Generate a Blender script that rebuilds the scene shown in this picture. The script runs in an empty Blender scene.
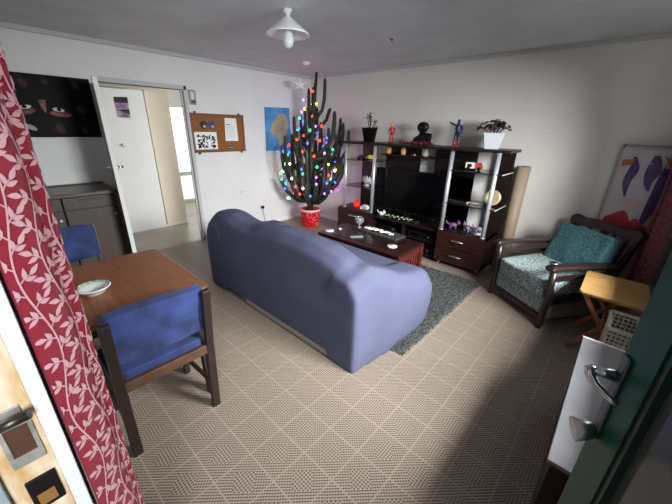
import bpy, math, random
from mathutils import Vector, Matrix, Euler
random.seed(7)
sc = bpy.context.scene
COL = sc.collection
PI = math.pi

# ------------------------------------------------------------------ camera
YAW, PITCH, ROLL = 0.7346, 0.378, 0.025
cd = bpy.data.cameras.new('camera'); cam = bpy.data.objects.new('camera', cd); COL.objects.link(cam)
_F = Vector((-math.sin(YAW)*math.cos(PITCH), math.cos(YAW)*math.cos(PITCH), -math.sin(PITCH)))
_R = Vector((math.cos(YAW), math.sin(YAW), 0)); _U = _R.cross(_F)
_R2 = math.cos(ROLL)*_R + math.sin(ROLL)*_U; _U2 = -math.sin(ROLL)*_R + math.cos(ROLL)*_U
_M = Matrix((_R2, _U2, -_F)).transposed().to_4x4(); _M.translation = (4.4346, -4.146, 1.5959)
cam.matrix_world = _M
cd.sensor_width = 36; cd.lens = 312.1582/672*36; cd.clip_start = 0.02; cd.clip_end = 100
sc.camera = cam

# ------------------------------------------------------------------ light
sc.view_settings.view_transform = 'Standard'; sc.view_settings.look = 'None'
sc.view_settings.gamma = 1; sc.view_settings.use_curve_mapping = False
sc.view_settings.exposure = 0.0
sc.cycles.use_denoising = True
sc.cycles.max_bounces = 10; sc.cycles.diffuse_bounces = 6
sc.cycles.sample_clamp_indirect = 6
w = bpy.data.worlds.new('world'); sc.world = w; w.use_nodes = True
bg = w.node_tree.nodes['Background']; bg.inputs[0].default_value = (0.90, 0.95, 1.0, 1); bg.inputs[1].default_value = 0.2

def area_light(name, loc, target, sx, sy, power, color=(0.90, 0.95, 1.0)):
    d = bpy.data.lights.new(name, 'AREA'); d.shape = 'RECTANGLE'; d.size = sx; d.size_y = sy
    d.energy = power; d.color = color
    o = bpy.data.objects.new(name, d); COL.objects.link(o); o.location = loc
    o.rotation_euler = (Vector(target)-Vector(loc)).to_track_quat('-Z', 'Y').to_euler()
    return o
area_light('daylight_side_window', (6.1, -2.35, 2.05), (3.0, -2.1, 0.8), 1.6, 1.1, 540, (0.97, 0.99, 1.0))
area_light('daylight_doorway', (5.35, -4.95, 1.7), (3.7, -4.1, 1.1), 0.5, 1.2, 60)
area_light('daylight_hall_window', (-2.95, -1.32, 1.4), (-1.0, -1.32, 1.35), 1.5, 1.8, 170, (1.0, 0.98, 0.95))

area_light('hall_fill_light', (-0.6, -0.62, 1.5), (-0.8, -2.6, 1.2), 0.8, 1.4, 22, (1.0, 0.98, 0.94))  # added fill lamp to brighten the hall; no window opens here

# ------------------------------------------------------------------ materials
def lin(h):
    if isinstance(h, str):
        h = h.lstrip('#'); c = [int(h[i:i+2], 16)/255 for i in (0, 2, 4)]
        c = [x/12.92 if x <= 0.04045 else ((x+0.055)/1.055)**2.4 for x in c]
    else: c = list(h)
    return (c[0], c[1], c[2], 1)
_mc = {}
def mat(name, col, rough=0.6, metal=0.0, emit=None, estr=0.0, var=0.0, scale=30.0, bump=0.0, bscale=80.0, spec=0.5, sheen=0.0, stretch=None, col2=None):
    if name in _mc: return _mc[name]
    m = bpy.data.materials.new(name); m.use_nodes = True
    nt = m.node_tree; b = nt.nodes['Principled BSDF']
    b.inputs['Base Color'].default_value = lin(col); b.inputs['Roughness'].default_value = rough
    b.inputs['Metallic'].default_value = metal
    b.inputs['Specular IOR Level'].default_value = spec
    if sheen: b.inputs['Sheen Weight'].default_value = sheen
    if emit is not None:
        b.inputs['Emission Color'].default_value = lin(emit); b.inputs['Emission Strength'].default_value = estr
    if var or bump or col2:
        tc = nt.nodes.new('ShaderNodeTexCoord'); mp = nt.nodes.new('ShaderNodeMapping')
        nt.links.new(tc.outputs['Object'], mp.inputs[0])
        if stretch: mp.inputs['Scale'].default_value = stretch
    if var or col2:
        n = nt.nodes.new('ShaderNodeTexNoise'); n.inputs['Scale'].default_value = scale; n.inputs['Detail'].default_value = 3
        nt.links.new(mp.outputs[0], n.inputs['Vector'])
        r = nt.nodes.new('ShaderNodeValToRGB'); c = lin(col)
        r.color_ramp.elements[0].position = 0.35; r.color_ramp.elements[1].position = 0.65
        if col2: r.color_ramp.elements[0].color = lin(col2); r.color_ramp.elements[1].color = c
        else:
            r.color_ramp.elements[0].color = tuple(x*(1-var) for x in c[:3])+(1,)
            r.color_ramp.elements[1].color = tuple(min(1, x*(1+var)) for x in c[:3])+(1,)
        nt.links.new(n.outputs['Fac'], r.inputs[0]); nt.links.new(r.outputs[0], b.inputs['Base Color'])
    if bump:
        n2 = nt.nodes.new('ShaderNodeTexNoise'); n2.inputs['Scale'].default_value = bscale; n2.inputs['Detail'].default_value = 4
        nt.links.new(mp.outputs[0], n2.inputs['Vector'])
        bp = nt.nodes.new('ShaderNodeBump'); bp.inputs['Strength'].default_value = bump; bp.inputs['Distance'].default_value = 0.01
        nt.links.new(n2.outputs['Fac'], bp.inputs['Height']); nt.links.new(bp.outputs[0], b.inputs['Normal'])
    _mc[name] = m
    return m

def math_node(nt, op, a, b=None, c=None):
    n = nt.nodes.new('ShaderNodeMath'); n.operation = op
    for i, v in enumerate((a, b, c)):
        if v is None: continue
        if isinstance(v, (int, float)): n.inputs[i].default_value = v
        else: nt.links.new(v, n.inputs[i])
    return n.outputs[0]
def mix_col(nt, fac, a, b):
    n = nt.nodes.new('ShaderNodeMix'); n.data_type = 'RGBA'
    nt.links.new(fac, n.inputs[0])
    for i, v in ((6, a), (7, b)):
        if isinstance(v, tuple): n.inputs[i].default_value = v
        else: nt.links.new(v, n.inputs[i])
    return n.outputs[2]

def floor_material():
    m = bpy.data.materials.new('vinyl_tile_floor'); m.use_nodes = True; nt = m.node_tree; b = nt.nodes['Principled BSDF']
    tc = nt.nodes.new('ShaderNodeTexCoord'); sp = nt.nodes.new('ShaderNodeSeparateXYZ'); nt.links.new(tc.outputs['Object'], sp.inputs[0])
    T = 0.1992; cs = []
    M = lambda op, a, b=None, c=None: math_node(nt, op, a, b, c)
    for ax, off in (('X', 2.7694), ('Y', -3.793)):
        f = M('FRACT', M('DIVIDE', M('SUBTRACT', sp.outputs[ax], off - 40*T), T))
        cs.append(M('SUBTRACT', f, 0.5))
    gx, gy = cs; dx, dy = M('ABSOLUTE', gx), M('ABSOLUTE', gy)
    d1, d2 = M('ADD', gx, gy), M('SUBTRACT', gx, gy)
    d = M('ADD', dx, dy)
    line = M('GREATER_THAN', M('MAXIMUM', dx, dy), 0.484)
    inner = M('LESS_THAN', d, 0.34)
    dots = lambda k: M('MULTIPLY', M('SINE', M('MULTIPLY', d1, 2*PI*k)), M('SINE', M('MULTIPLY', d2, 2*PI*k)))
    stripe = M('GREATER_THAN', M('ADD', M('SINE', M('MULTIPLY', d2, 2*PI*11)), M('MULTIPLY', M('SINE', M('MULTIPLY', d1, 2*PI*11)), 0.7)), 0.0)
    check = M('GREATER_THAN', dots(7), 0.12)
    n = nt.nodes.new('ShaderNodeTexNoise'); n.inputs['Scale'].default_value = 1.2; n.inputs['Detail'].default_value = 5
    nt.links.new(tc.outputs['Object'], n.inputs['Vector'])
    base = mix_col(nt, M('MULTIPLY', stripe, 0.85), lin('#a8998a'), lin('#40372f'))
    din = mix_col(nt, M('MULTIPLY', check, 0.85), lin('#a39586'), lin('#231d18'))
    c = mix_col(nt, inner, base, din)
    c = mix_col(nt, line, c, lin('#a3978a'))
    c = mix_col(nt, M('MULTIPLY', n.outputs['Fac'], 0.30), c, lin('#7d6f5d'))
    nt.links.new(c, b.inputs['Base Color']); b.inputs['Roughness'].default_value = 0.52; b.inputs['Specular IOR Level'].default_value = 0.4
    bp = nt.nodes.new('ShaderNodeBump'); bp.inputs['Strength'].default_value = 0.12; bp.inputs['Distance'].default_value = 0.003
    nt.links.new(stripe, bp.inputs['Height']); nt.links.new(bp.outputs[0], b.inputs['Normal'])
    return m
def block_wall_material():
    m = bpy.data.materials.new('painted_block_wall'); m.use_nodes = True; nt = m.node_tree; b = nt.nodes['Principled BSDF']
    tc = nt.nodes.new('ShaderNodeTexCoord'); mp = nt.nodes.new('ShaderNodeMapping'); mp.inputs['Rotation'].default_value = (PI/2, 0, 0)
    nt.links.new(tc.outputs['Object'], mp.inputs[0])
    br = nt.nodes.new('ShaderNodeTexBrick'); br.inputs['Scale'].default_value = 1.0
    br.inputs['Brick Width'].default_value = 0.4; br.inputs['Row Height'].default_value = 0.2; br.inputs['Mortar Size'].default_value = 0.004
    br.inputs['Mortar Smooth'].default_value = 0.6
    nt.links.new(mp.outputs[0], br.inputs['Vector'])
    bp = nt.nodes.new('ShaderNodeBump'); bp.inputs['Strength'].default_value = 0.35; bp.inputs['Distance'].default_value = 0.004; bp.invert = True
    nt.links.new(br.outputs['Fac'], bp.inputs['Height'])
    n = nt.nodes.new('ShaderNodeTexNoise'); n.inputs['Scale'].default_value = 1.6; n.inputs['Detail'].default_value = 4
    nt.links.new(tc.outputs['Object'], n.inputs['Vector'])
    nt.links.new(mix_col(nt, n.outputs['Fac'], lin('#cdcac3'), lin('#d4d1cb')), b.inputs['Base Color'])
    nt.links.new(bp.outputs[0], b.inputs['Normal']); b.inputs['Roughness'].default_value = 0.75
    return m
def damask_material(name, c1, c2, c3):
    m = bpy.data.materials.new(name); m.use_nodes = True; nt = m.node_tree; b = nt.nodes['Principled BSDF']
    tc = nt.nodes.new('ShaderNodeTexCoord')
    n = nt.nodes.new('ShaderNodeTexNoise'); n.inputs['Scale'].default_value = 9; n.inputs['Distortion'].default_value = 1.5
    nt.links.new(tc.outputs['Object'], n.inputs['Vector'])
    mx = nt.nodes.new('ShaderNodeVectorMath'); mx.operation = 'MULTIPLY_ADD'; mx.inputs[1].default_value = (.08, .08, .08)
    nt.links.new(n.outputs['Color'], mx.inputs[0]); nt.links.new(tc.outputs['Object'], mx.inputs[2])
    v = nt.nodes.new('ShaderNodeTexVoronoi'); v.feature = 'DISTANCE_TO_EDGE'; v.inputs['Scale'].default_value = 30
    nt.links.new(mx.outputs[0], v.inputs['Vector'])
    v2 = nt.nodes.new('ShaderNodeTexVoronoi'); v2.inputs['Scale'].default_value = 70; nt.links.new(mx.outputs[0], v2.inputs['Vector'])
    f = math_node(nt, 'LESS_THAN', v.outputs['Distance'], 0.09)
    g = math_node(nt, 'GREATER_THAN', v2.outputs['Distance'], 0.5)
    c = mix_col(nt, g, lin(c1), lin(c3)); c = mix_col(nt, f, c, lin(c2))
    nt.links.new(c, b.inputs['Base Color']); b.inputs['Roughness'].default_value = 0.9
    return m

WHITE = mat('white_paint', '#dcdedd', .6, var=.02, scale=3)
WALL_A = mat('matt_white_wall', '#d3d4d3', .8, var=.03, scale=2)
TRIM = mat('dull_trim_paint', '#b4b6b6', .7)
CEIL = mat('grey_white_ceiling', '#c4c7c9', .9, var=.05, scale=3, bump=.15, bscale=8)
CREAM = mat('cream_paint', '#d8d0be', .7, var=.02, scale=2)
DARKWOOD = mat('mahogany_veneer', '#2c1512', .33, var=.3, scale=7, stretch=(1, 8, 8))
BLACKWOOD = mat('espresso_board', '#1d1212', .38, var=.25, scale=6, stretch=(8, 8, 1), spec=.25)
REDWOOD = mat('red_mahogany', '#4e1d19', .3, var=.3, scale=6, stretch=(1, 8, 8))
TABLEWOOD = mat('table_oak', '#7d4a2c', .4, var=.18, scale=5, stretch=(1.2, 12, 12))
CHAIRWOOD = mat('dark_chair_wood', '#21160f', .45, var=.3, scale=12, stretch=(6, 6, 1))
PINE = mat('pine_wood', '#a9834f', .45, var=.15, scale=6, stretch=(1.5, 10, 10))
CHROME = mat('chrome', '#c9ccce', .22, 1.0)
SATIN = mat('satin_metal', '#b9bcbd', .38, 1.0)
ALU = mat('aluminium_tube', '#c3c8cc', .35, .6)
BLACK = mat('black_plastic', '#0a0a0b', .45, spec=.25)
SCREEN = mat('tv_glass', '#040405', .15, spec=.2)
SOFA = mat('lavender_blue_jersey', '#4f5268', .85, var=.05, scale=4, bump=.05, bscale=300, spec=.25)
BLUEFAB = mat('royal_blue_fabric', '#28396f', .85, col2='#18244c', scale=9, bump=.5, bscale=14, sheen=.1)
GLASS_SHELF = mat('black_shelf_glass', '#15171a', .15)
EDGE = mat('pale_glass_edge', '#b9c4c2', .25)

# ------------------------------------------------------------------ mesh helpers
class MB:
    def __init__(self): self.v = []; self.f = []; self.m = []; self.s = []
    def add(self, vs, fs, mi=0, smooth=False):
        k = len(self.v); self.v += [tuple(p) for p in vs]
        for f in fs: self.f.append([i+k for i in f]); self.m.append(mi); self.s.append(smooth)
        return self
    def box(self, c, s, rot=None, mi=0, taper=1.0):
        vs = []
        for z in (-.5, .5):
            t = taper if z > 0 else 1
            for x, y in ((-.5, -.5), (.5, -.5), (.5, .5), (-.5, .5)): vs.append(Vector((x*s[0]*t, y*s[1]*t, z*s[2])))
        if rot is not None:
            R = rot if isinstance(rot, Matrix) else Euler(rot).to_matrix(); vs = [R @ p for p in vs]
        c = Vector(c); vs = [p+c for p in vs]
        return self.add(vs, [(0, 3, 2, 1), (4, 5, 6, 7), (0, 1, 5, 4), (1, 2, 6, 5), (2, 3, 7, 6), (3, 0, 4, 7)], mi)
    def bb(self, x0, x1, y0, y1, z0, z1, mi=0):
        return self.box(((x0+x1)/2, (y0+y1)/2, (z0+z1)/2), (abs(x1-x0), abs(y1-y0), abs(z1-z0)), mi=mi)
    def bar(self, a, b, w, d, mi=0, up=(0, 0, 1)):           # rectangular bar from a to b
        a = Vector(a); b = Vector(b); z = (b-a).normalized(); u = Vector(up)
        if abs(z.dot(u)) > .95: u = Vector((0, 1, 0))
        x = u.cross(z).normalized(); y = z.cross(x)
        return self.box((a+b)/2, (w, d, (b-a).length), Matrix((x, y, z)).transposed(), mi)
    def tube(self, path, r, n=10, mi=0, cap=True, ribs=0):
        path = [Vector(p) for p in path]; L = len(path)
        rs = r if isinstance(r, (list, tuple)) else [r]*L
        vs = []; prev = None
        for i, p in enumerate(path):
            t = (path[min(i+1, L-1)]-path[max(i-1, 0)]).normalized()
            if prev is None:
                u = Vector((1, 0, 0)) if abs(t.x) < .9 else Vector((0, 1, 0)); u = (u-t*u.dot(t)).normalized()
            else: u = (prev-t*prev.dot(t)).normalized()
            prev = u; v = t.cross(u)
            for k in range(n):
                a = 2*PI*k/n; rr = rs[i]*(1 if not ribs or k % 2 == 0 else ribs)
                vs.append(p+(u*math.cos(a)+v*math.sin(a))*rr)
        fs = [(i*n+k, i*n+(k+1) % n, (i+1)*n+(k+1) % n, (i+1)*n+k) for i in range(L-1) for k in range(n)]
        self.add(vs, fs, mi, True)
        if cap:
            self.add(vs[:n], [tuple(range(n))[::-1]], mi); self.add(vs[-n:], [tuple(range(n))], mi)
        return self
    def cyl(self, c, r, z0, z1, n=20, mi=0):
        return self.tube([(c[0], c[1], z0), (c[0], c[1], z1)], r, n, mi)
    def lathe(self, prof, c=(0, 0, 0), n=24, mi=0):
        c = Vector(c); vs = []
        for r, z in prof:
            for k in range(n): a = 2*PI*k/n; vs.append(c+Vector((r*math.cos(a), r*math.sin(a), z)))
        fs = [(i*n+k, i*n+(k+1) % n, (i+1)*n+(k+1) % n, (i+1)*n+k) for i in range(len(prof)-1) for k in range(n)]
        return self.add(vs, fs, mi, True)
    def ball(self, c, r, n=12, mi=0, sq=(1, 1, 1)):
        m = max(4, n//2); prof = [(max(1e-4, math.sin(PI*i/m)), -math.cos(PI*i/m)) for i in range(m+1)]
        vs = []; c = Vector(c)
        for q, z in prof:
            for k in range(n): a = 2*PI*k/n; vs.append(c+Vector((q*math.cos(a)*r*sq[0], q*math.sin(a)*r*sq[1], z*r*sq[2])))
        fs = [(i*n+k, i*n+(k+1) % n, (i+1)*n+(k+1) % n, (i+1)*n+k) for i in range(m) for k in range(n)]
        return self.add(vs, fs, mi, True)
    def prism(self, poly, f, h0, h1, mi=0, smooth=False):     # poly 2d, f(u,v,h)->3d
        n = len(poly); vs = [f(u, v, h0) for u, v in poly]+[f(u, v, h1) for u, v in poly]
        self.add(vs, [tuple(range(n))[::-1], tuple(range(n, 2*n))], mi)
        self.add(vs, [(i, (i+1) % n, n+(i+1) % n, n+i) for i in range(n)], mi, smooth)
        return self
    def grid(self, fn, nu, nv, mi=0, smooth=True):
        vs = [fn(i/nu, j/nv) for i in range(nu+1) for j in range(nv+1)]
        fs = [(i*(nv+1)+j, (i+1)*(nv+1)+j, (i+1)*(nv+1)+j+1, i*(nv+1)+j+1) for i in range(nu) for j in range(nv)]
        return self.add(vs, fs, mi, smooth)
    def build(self, name, mats, parent=None, bevel=0, loc=None, rotz=0, subsurf=0, fixn=True):
        me = bpy.data.meshes.new(name); me.from_pydata(self.v, [], self.f)
        if not isinstance(mats, (list, tuple)): mats = [mats]
        for m in mats: me.materials.append(m)
        for p, mi, s in zip(me.polygons, self.m, self.s): p.material_index = mi; p.use_smooth = s
        me.validate()
        if fixn:
            import bmesh
            bm = bmesh.new(); bm.from_mesh(me); bmesh.ops.remove_doubles(bm, verts=bm.verts, dist=1e-6)
            bmesh.ops.recalc_face_normals(bm, faces=bm.faces); bm.to_mesh(me); bm.free()
        me.update()
        o = bpy.data.objects.new(name, me); COL.objects.link(o)
        if parent is not None: o.parent = parent
        if loc is not None: o.location = loc
        o.rotation_euler.z = rotz
        if bevel:
            b = o.modifiers.new('bevel', 'BEVEL'); b.width = bevel; b.segments = 2; b.limit_method = 'ANGLE'; b.angle_limit = .7
        if subsurf:
            s = o.modifiers.new('subsurf', 'SUBSURF'); s.levels = s.render_levels = subsurf
        return o
def thing(name, label, cat, loc=(0, 0, 0), rotz=0, group=None):
    o = bpy.data.objects.new(name, None); COL.objects.link(o); o.location = loc; o.rotation_euler.z = rotz
    o.empty_display_size = .1
    return tag(o, label, cat, group)
def tag(o, label, cat, group=None):
    o['label'] = label; o['category'] = cat
    if group: o['group'] = group
    return o
def struct(o): o['kind'] = 'structure'; return o
def dup(root, loc, rotz, label, group=None):
    r = root.copy(); COL.objects.link(r); r.location = loc; r.rotation_euler.z = rotz; r['label'] = label
    if group: r['group'] = group
    for ch in list(root.children):
        c = ch.copy(); COL.objects.link(c); c.parent = r
        for g in list(ch.children):
            d = g.copy(); COL.objects.link(d); d.parent = c
    return r
def rrect(x0, x1, y0, y1, r, n=5):
    pts = []
    for cx, cy, a0 in ((x1-r, y1-r, 0), (x0+r, y1-r, 90), (x0+r, y0+r, 180), (x1-r, y0+r, 270)):
        for k in range(n+1):
            a = math.radians(a0+90*k/n); pts.append((cx+r*math.cos(a), cy+r*math.sin(a)))
    return pts
def ell(cx, cy, a, b, n=18, rot=0):
    return [(cx+a*math.cos(t)*math.cos(rot)-b*math.sin(t)*math.sin(rot), cy+a*math.cos(t)*math.sin(rot)+b*math.sin(t)*math.cos(rot)) for t in [2*PI*k/n for k in range(n)]]
XY = lambda u, v, h: (u, v, h)
onA = lambda u, v, h: (h, u, v)          # on wall A: u=y, v=z, h=out from wall
# ------------------------------------------------------------------ structure
H = 2.4; XC = 4.85; YD = -4.19
struct(MB().bb(0, XC+.1, YD-.12, 0, -.05, 0).build('floor', floor_material()))
struct(MB().bb(-3.2, 0, -3.9, -.5, -.05, 0).build('floor_hall', mat('hall_floor_vinyl', '#8f8779', .35, var=.1, scale=3)))
struct(MB().bb(-3.3, XC+.1, YD-.12, .12, H, H+.06).build('ceiling', CEIL))
m = MB()
m.bb(-.1, 0, YD-.12, -3.11, 0, H); m.bb(-.1, 0, -2.20, .1, 0, H); m.bb(-.1, 0, -3.11, -2.20, 2.0, H)
struct(m.build('wall_left', WALL_A))
struct(MB().bb(0, XC+.1, 0, .1, 0, H).build('wall_back', block_wall_material()))
m = MB()   # right wall with its window opening
m.bb(XC, XC+.1, YD-.12, -3.05, 0, H); m.bb(XC, XC+.1, -1.18, 0, 0, H); m.bb(XC, XC+.1, -3.05, -1.18, 0, .82); m.bb(XC, XC+.1, -3.05, -1.18, 2.0, H)
struct(m.build('wall_right', WALL_A))
m = MB(); m.bb(0, 3.70, YD-.12, YD, 0, H); m.bb(3.70, XC, YD-.12, YD, 2.06, H)
struct(m.build('wall_front', WALL_A))
# window in the right wall
wf = MB()
for y in (-3.05, -2.1, -1.18): wf.bb(XC-.015, XC+.07, y-.03, y+.03, .82, 2.0)
wf.bb(XC-.015, XC+.07, -3.05, -1.18, 1.95, 2.0); wf.bb(XC-.06, XC+.09, -3.08, -1.15, .79, .83)
struct(wf.build('window_1', WHITE, bevel=.004))
# trims
m = MB(); m.bb(0, .03, YD, 0, H-.045, H); struct(m.build('trim_1', TRIM, bevel=.006))
m = MB(); m.bb(0, XC, -.03, 0, H-.04, H); struct(m.build('trim_2', TRIM, bevel=.006))
m = MB(); m.bb(0, .012, -2.2, 0, 0, .06); struct(m.build('baseboard_left', WHITE))
m = MB(); m.bb(0, XC, -.012, 0, 0, .06); struct(m.build('baseboard_back', WHITE))
# inner door frame
m = MB()
m.bb(-.10, .012, -3.15, -3.105, 0, 2.045); m.bb(-.10, .012, -2.205, -2.165, 0, 2.045); m.bb(-.10, .012, -3.15, -2.165, 2.0, 2.045)
m.bb(-.06, -.035, -2.225, -2.205, 0, 2.0)
fr = struct(m.build('trim_3', TRIM, bevel=.004))
# the inner door leaf, standing open into the room, seen edge-on
ld = Vector((4.43, -1.05, 0)).normalized(); nd = Vector((-ld.y, ld.x, 0))
hp = Vector((.03, -3.125, 0))
def LF(a, b, z): p = hp+ld*a+nd*b; return (p.x, p.y, z)
m = MB(); m.prism([(0, -.019), (.76, -.019), (.76, .019), (0, .019)], lambda u, v, h: LF(u, v, h), .01, 1.97)
d1 = struct(m.build('door_1', WHITE, bevel=.003))
m = MB()
for s in (-1, 1):
    m.tube([LF(.70, s*.019, 1.19), LF(.70, s*.065, 1.19)], .011, 10)
    m.tube([LF(.705, s*.06, 1.19), LF(.66, s*.064, 1.19), LF(.60, s*.062, 1.185)], .009, 10)
    m.tube([LF(.70, s*.019, 1.19), LF(.70, s*.026, 1.19)], .026, 16)
struct(m.build('door_handle', CHROME, d1))
# hall beyond the doorway
m = MB(); m.bb(-1.11, -1.02, -3.9, -3.12, 0, H); m.bb(-1.11, -1.02, -2.325, -2.0, 0, H); m.bb(-1.11, -1.02, -3.12, -2.325, 2.04, H)
struct(m.build('wall_hall', CREAM))
m = MB(); m.bb(-1.06, -1.01, -3.11, -2.345, .012, 2.03)
d2 = struct(m.build('door_2', WHITE, bevel=.003))
m = MB(); m.tube([(-1.01, -2.74, 1.30), (-.965, -2.74, 1.30)], [.012, .014], 10); m.ball((-.955, -2.74, 1.30), .026)
struct(m.build('door_handle', CHROME, d2))
m = MB(); m.bb(-1.02, -1.006, -3.9, -2.0, 0, .03); struct(m.build('baseboard_hall', WHITE))
m = MB(); m.bb(-3.2, -1.11, -2.6, -2.5, 0, H); m.bb(-3.2, 0, -3.9, -3.8, 0, H); m.bb(-3.2, -.1, -.5, -.4, 0, H)
struct(m.build('wall_hall_side', CREAM))
m = MB(); m.bb(-2.7, -2.6, -2.5, -.5, 0, .62); m.bb(-2.7, -2.6, -2.5, -.5, 1.95, H); m.bb(-2.7, -2.6, -.75, -.5, .62, 1.95); m.bb(-2.7, -2.6, -2.5, -2.4, .62, 1.95)
struct(m.build('wall_hall_end', WHITE))
m = MB()
m.bb(-2.66, -2.58, -2.4, -.75, .60, .65); m.bb(-2.66, -2.6, -2.4, -.75, 1.90, 1.95)
m.bb(-2.66, -2.6, -2.4, -2.36, .62, 1.95); m.bb(-2.66, -2.6, -.79, -.75, .62, 1.95)
struct(m.build('window_2', WHITE, bevel=.004))
m = MB(); m.bb(-2.632, -2.626, -2.36, -.79, .65, 1.90); struct(m.build('window_pane', mat('glowing_pane', '#eef2f4', .4, emit='#f4f8ff', estr=2.2), bpy.data.objects['window_2']))  # pane itself glows, standing in for bright daylight outside
m = MB(); m.bb(-2.599, -2.595, -2.36, -.79, .06, .56); struct(m.build('wall_glow_panel', mat('glowing_wall_panel', '#e8ecec', .4, emit='#f0f2f2', estr=.9), bpy.data.objects['window_2']))  # added glowing sheet over the wall, imitating its brightness below the sill
# front doorway: jamb with stripped wood and its strike plates
TAN = mat('bare_timber', '#c39a63', .6, col2='#e2d2b8', scale=9, stretch=(4, 4, 1.2))
m = MB(); m.bb(3.70, 3.76, -4.199, -4.176, 0, 2.06); jm = struct(m.build('trim_4', WHITE, bevel=.002))
m = MB(); m.bb(3.70, 3.758, -4.272, -4.199, 0, 2.06); struct(m.build('trim_5', TAN, bevel=.002))
m = MB(); m.bb(3.70, 3.768, -4.31, -4.272, 0, 2.06); struct(m.build('trim_6', mat('grey_weathered_frame', '#8f9ba0', .6, var=.1), bevel=.002))
NICK = mat('worn_nickel', '#b8b5ad', .35, .7, var=.2)
BRONZE = mat('dark_bolt', '#4a4540', .35, .8)
m = MB(); m.bb(3.757, 3.761, -4.262, -4.214, 1.095, 1.135); m.bb(3.757, 3.761, -4.252, -4.245, 1.03, 1.095); m.bb(3.757, 3.761, -4.214, -4.207, 1.03, 1.095); m.bb(3.757, 3.761, -4.252, -4.207, 1.005, 1.03)
sp = struct(m.build('strike_plate', NICK, jm, bevel=.001))
m = MB(); m.bb(3.7575, 3.759, -4.246, -4.212, 1.02, 1.098); struct(m.build('strike_recess', mat('dark_brown_recess', '#4a2a1c', .7), jm))  # flat dark brown patch inside the strike plate frame
m = MB(); m.tube([(3.760, -4.262, 1.105), (3.776, -4.205, 1.12)], .009, 12); struct(m.build('bolt', BRONZE, jm))
m = MB(); m.bb(3.757, 3.762, -4.250, -4.206, .885, .965); struct(m.build('latch_box', mat('black_iron', '#151210', .4, .5), jm, bevel=.002))
m = MB(); m.bb(3.7615, 3.763, -4.242, -4.216, .895, .925); struct(m.build('latch_opening', mat('worn_brass', '#9a6d3c', .5, .3), jm))
# front door leaf, dark green with a glazed panel
GREEN = mat('dark_green_gloss', '#0f4839', .45, var=.1, scale=8, spec=.25)
E0 = Vector((4.524, -3.372, 0)); HG = Vector((4.825, -4.14, 0)); du = (HG-E0).normalized(); dn = Vector((du.y, -du.x, 0))
if dn.x > 0: dn = -dn                      # dn faces the doorway
WL = (HG-E0).length
def DF(u, v, z): p = E0+du*u+dn*v; return (p.x, p.y, z)
def dbox(m, u0, u1, v0, v1, z0, z1, mi=0): m.prism([(u0, v0), (u1, v0), (u1, v1), (u0, v1)], lambda a, b, h: DF(a, b, h), z0, z1, mi)
m = MB()
dbox(m, 0, .098, -.04, 0, .01, 2.0); dbox(m, WL-.098, WL, -.04, 0, .01, 2.0); dbox(m, .098, WL-.098, -.04, 0, .01, .25); dbox(m, .098, WL-.098, -.04, 0, 1.9, 2.0)
d3 = struct(m.build('door_3', GREEN, bevel=.003))
PANE = bpy.data.materials.new('door_glass'); PANE.use_nodes = True
nt = PANE.node_tree; b = nt.nodes['Principled BSDF']; out = nt.nodes['Material Output']
b.inputs['Base Color'].default_value = lin('#6a716d'); b.inputs['Roughness'].default_value = .12
tr = nt.nodes.new('ShaderNodeBsdfTransparent'); tr.inputs[0].default_value = lin('#aab4b0'); mx = nt.nodes.new('ShaderNodeMixShader'); mx.inputs[0].default_value = .45
nt.links.new(tr.outputs[0], mx.inputs[1]); nt.links.new(b.outputs[0], mx.inputs[2]); nt.links.new(mx.outputs[0], out.inputs['Surface'])
m = MB(); dbox(m, .098, WL-.098, -.024, -.018, .25, 1.9); struct(m.build('pane', PANE, d3))
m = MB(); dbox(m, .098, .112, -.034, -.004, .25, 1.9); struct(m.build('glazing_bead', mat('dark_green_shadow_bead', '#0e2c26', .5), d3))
m = MB(); dbox(m, .010, .036, 0, .007, .985, 1.195); struct(m.build('lock_plate', mat('dark_satin_plate', '#5d6164', .45, .8), d3, bevel=.003))
m = MB()
m.tube([DF(.022, .007, 1.145), DF(.022, .048, 1.148)], [.012, .009], 16)
m.tube([DF(.020, .046, 1.149), DF(.022, .054, 1.148), DF(.030, .053, 1.14), DF(.042, .044, 1.128), DF(.058, .028, 1.118), DF(.072, .014, 1.115)], [.010, .010, .009, .008, .007, .006], 14)
struct(m.build('door_handle', CHROME, d3))
m = MB(); m.tube([DF(.026, .007, 1.0), DF(.028, .024, .995), DF(.029, .044, .99)], [.015, .021, .025], 20); struct(m.build('thumb_turn', SATIN, d3))
m = MB()
m.tube([DF(.031, -.04, 1.115), DF(.031, -.09, 1.115)], .011, 12); m.tube([DF(.031, -.09, 1.115), DF(.09, -.095, 1.10), DF(.14, -.07, 1.08)], .010, 12)
struct(m.build('door_handle', CHROME, d3))
# outdoors
struct(MB().bb(-8, 14, -14, YD-.12, -.15, -.1).build('ground', mat('concrete_path', '#8c8d88', .8, var=.1, scale=4)))
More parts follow.
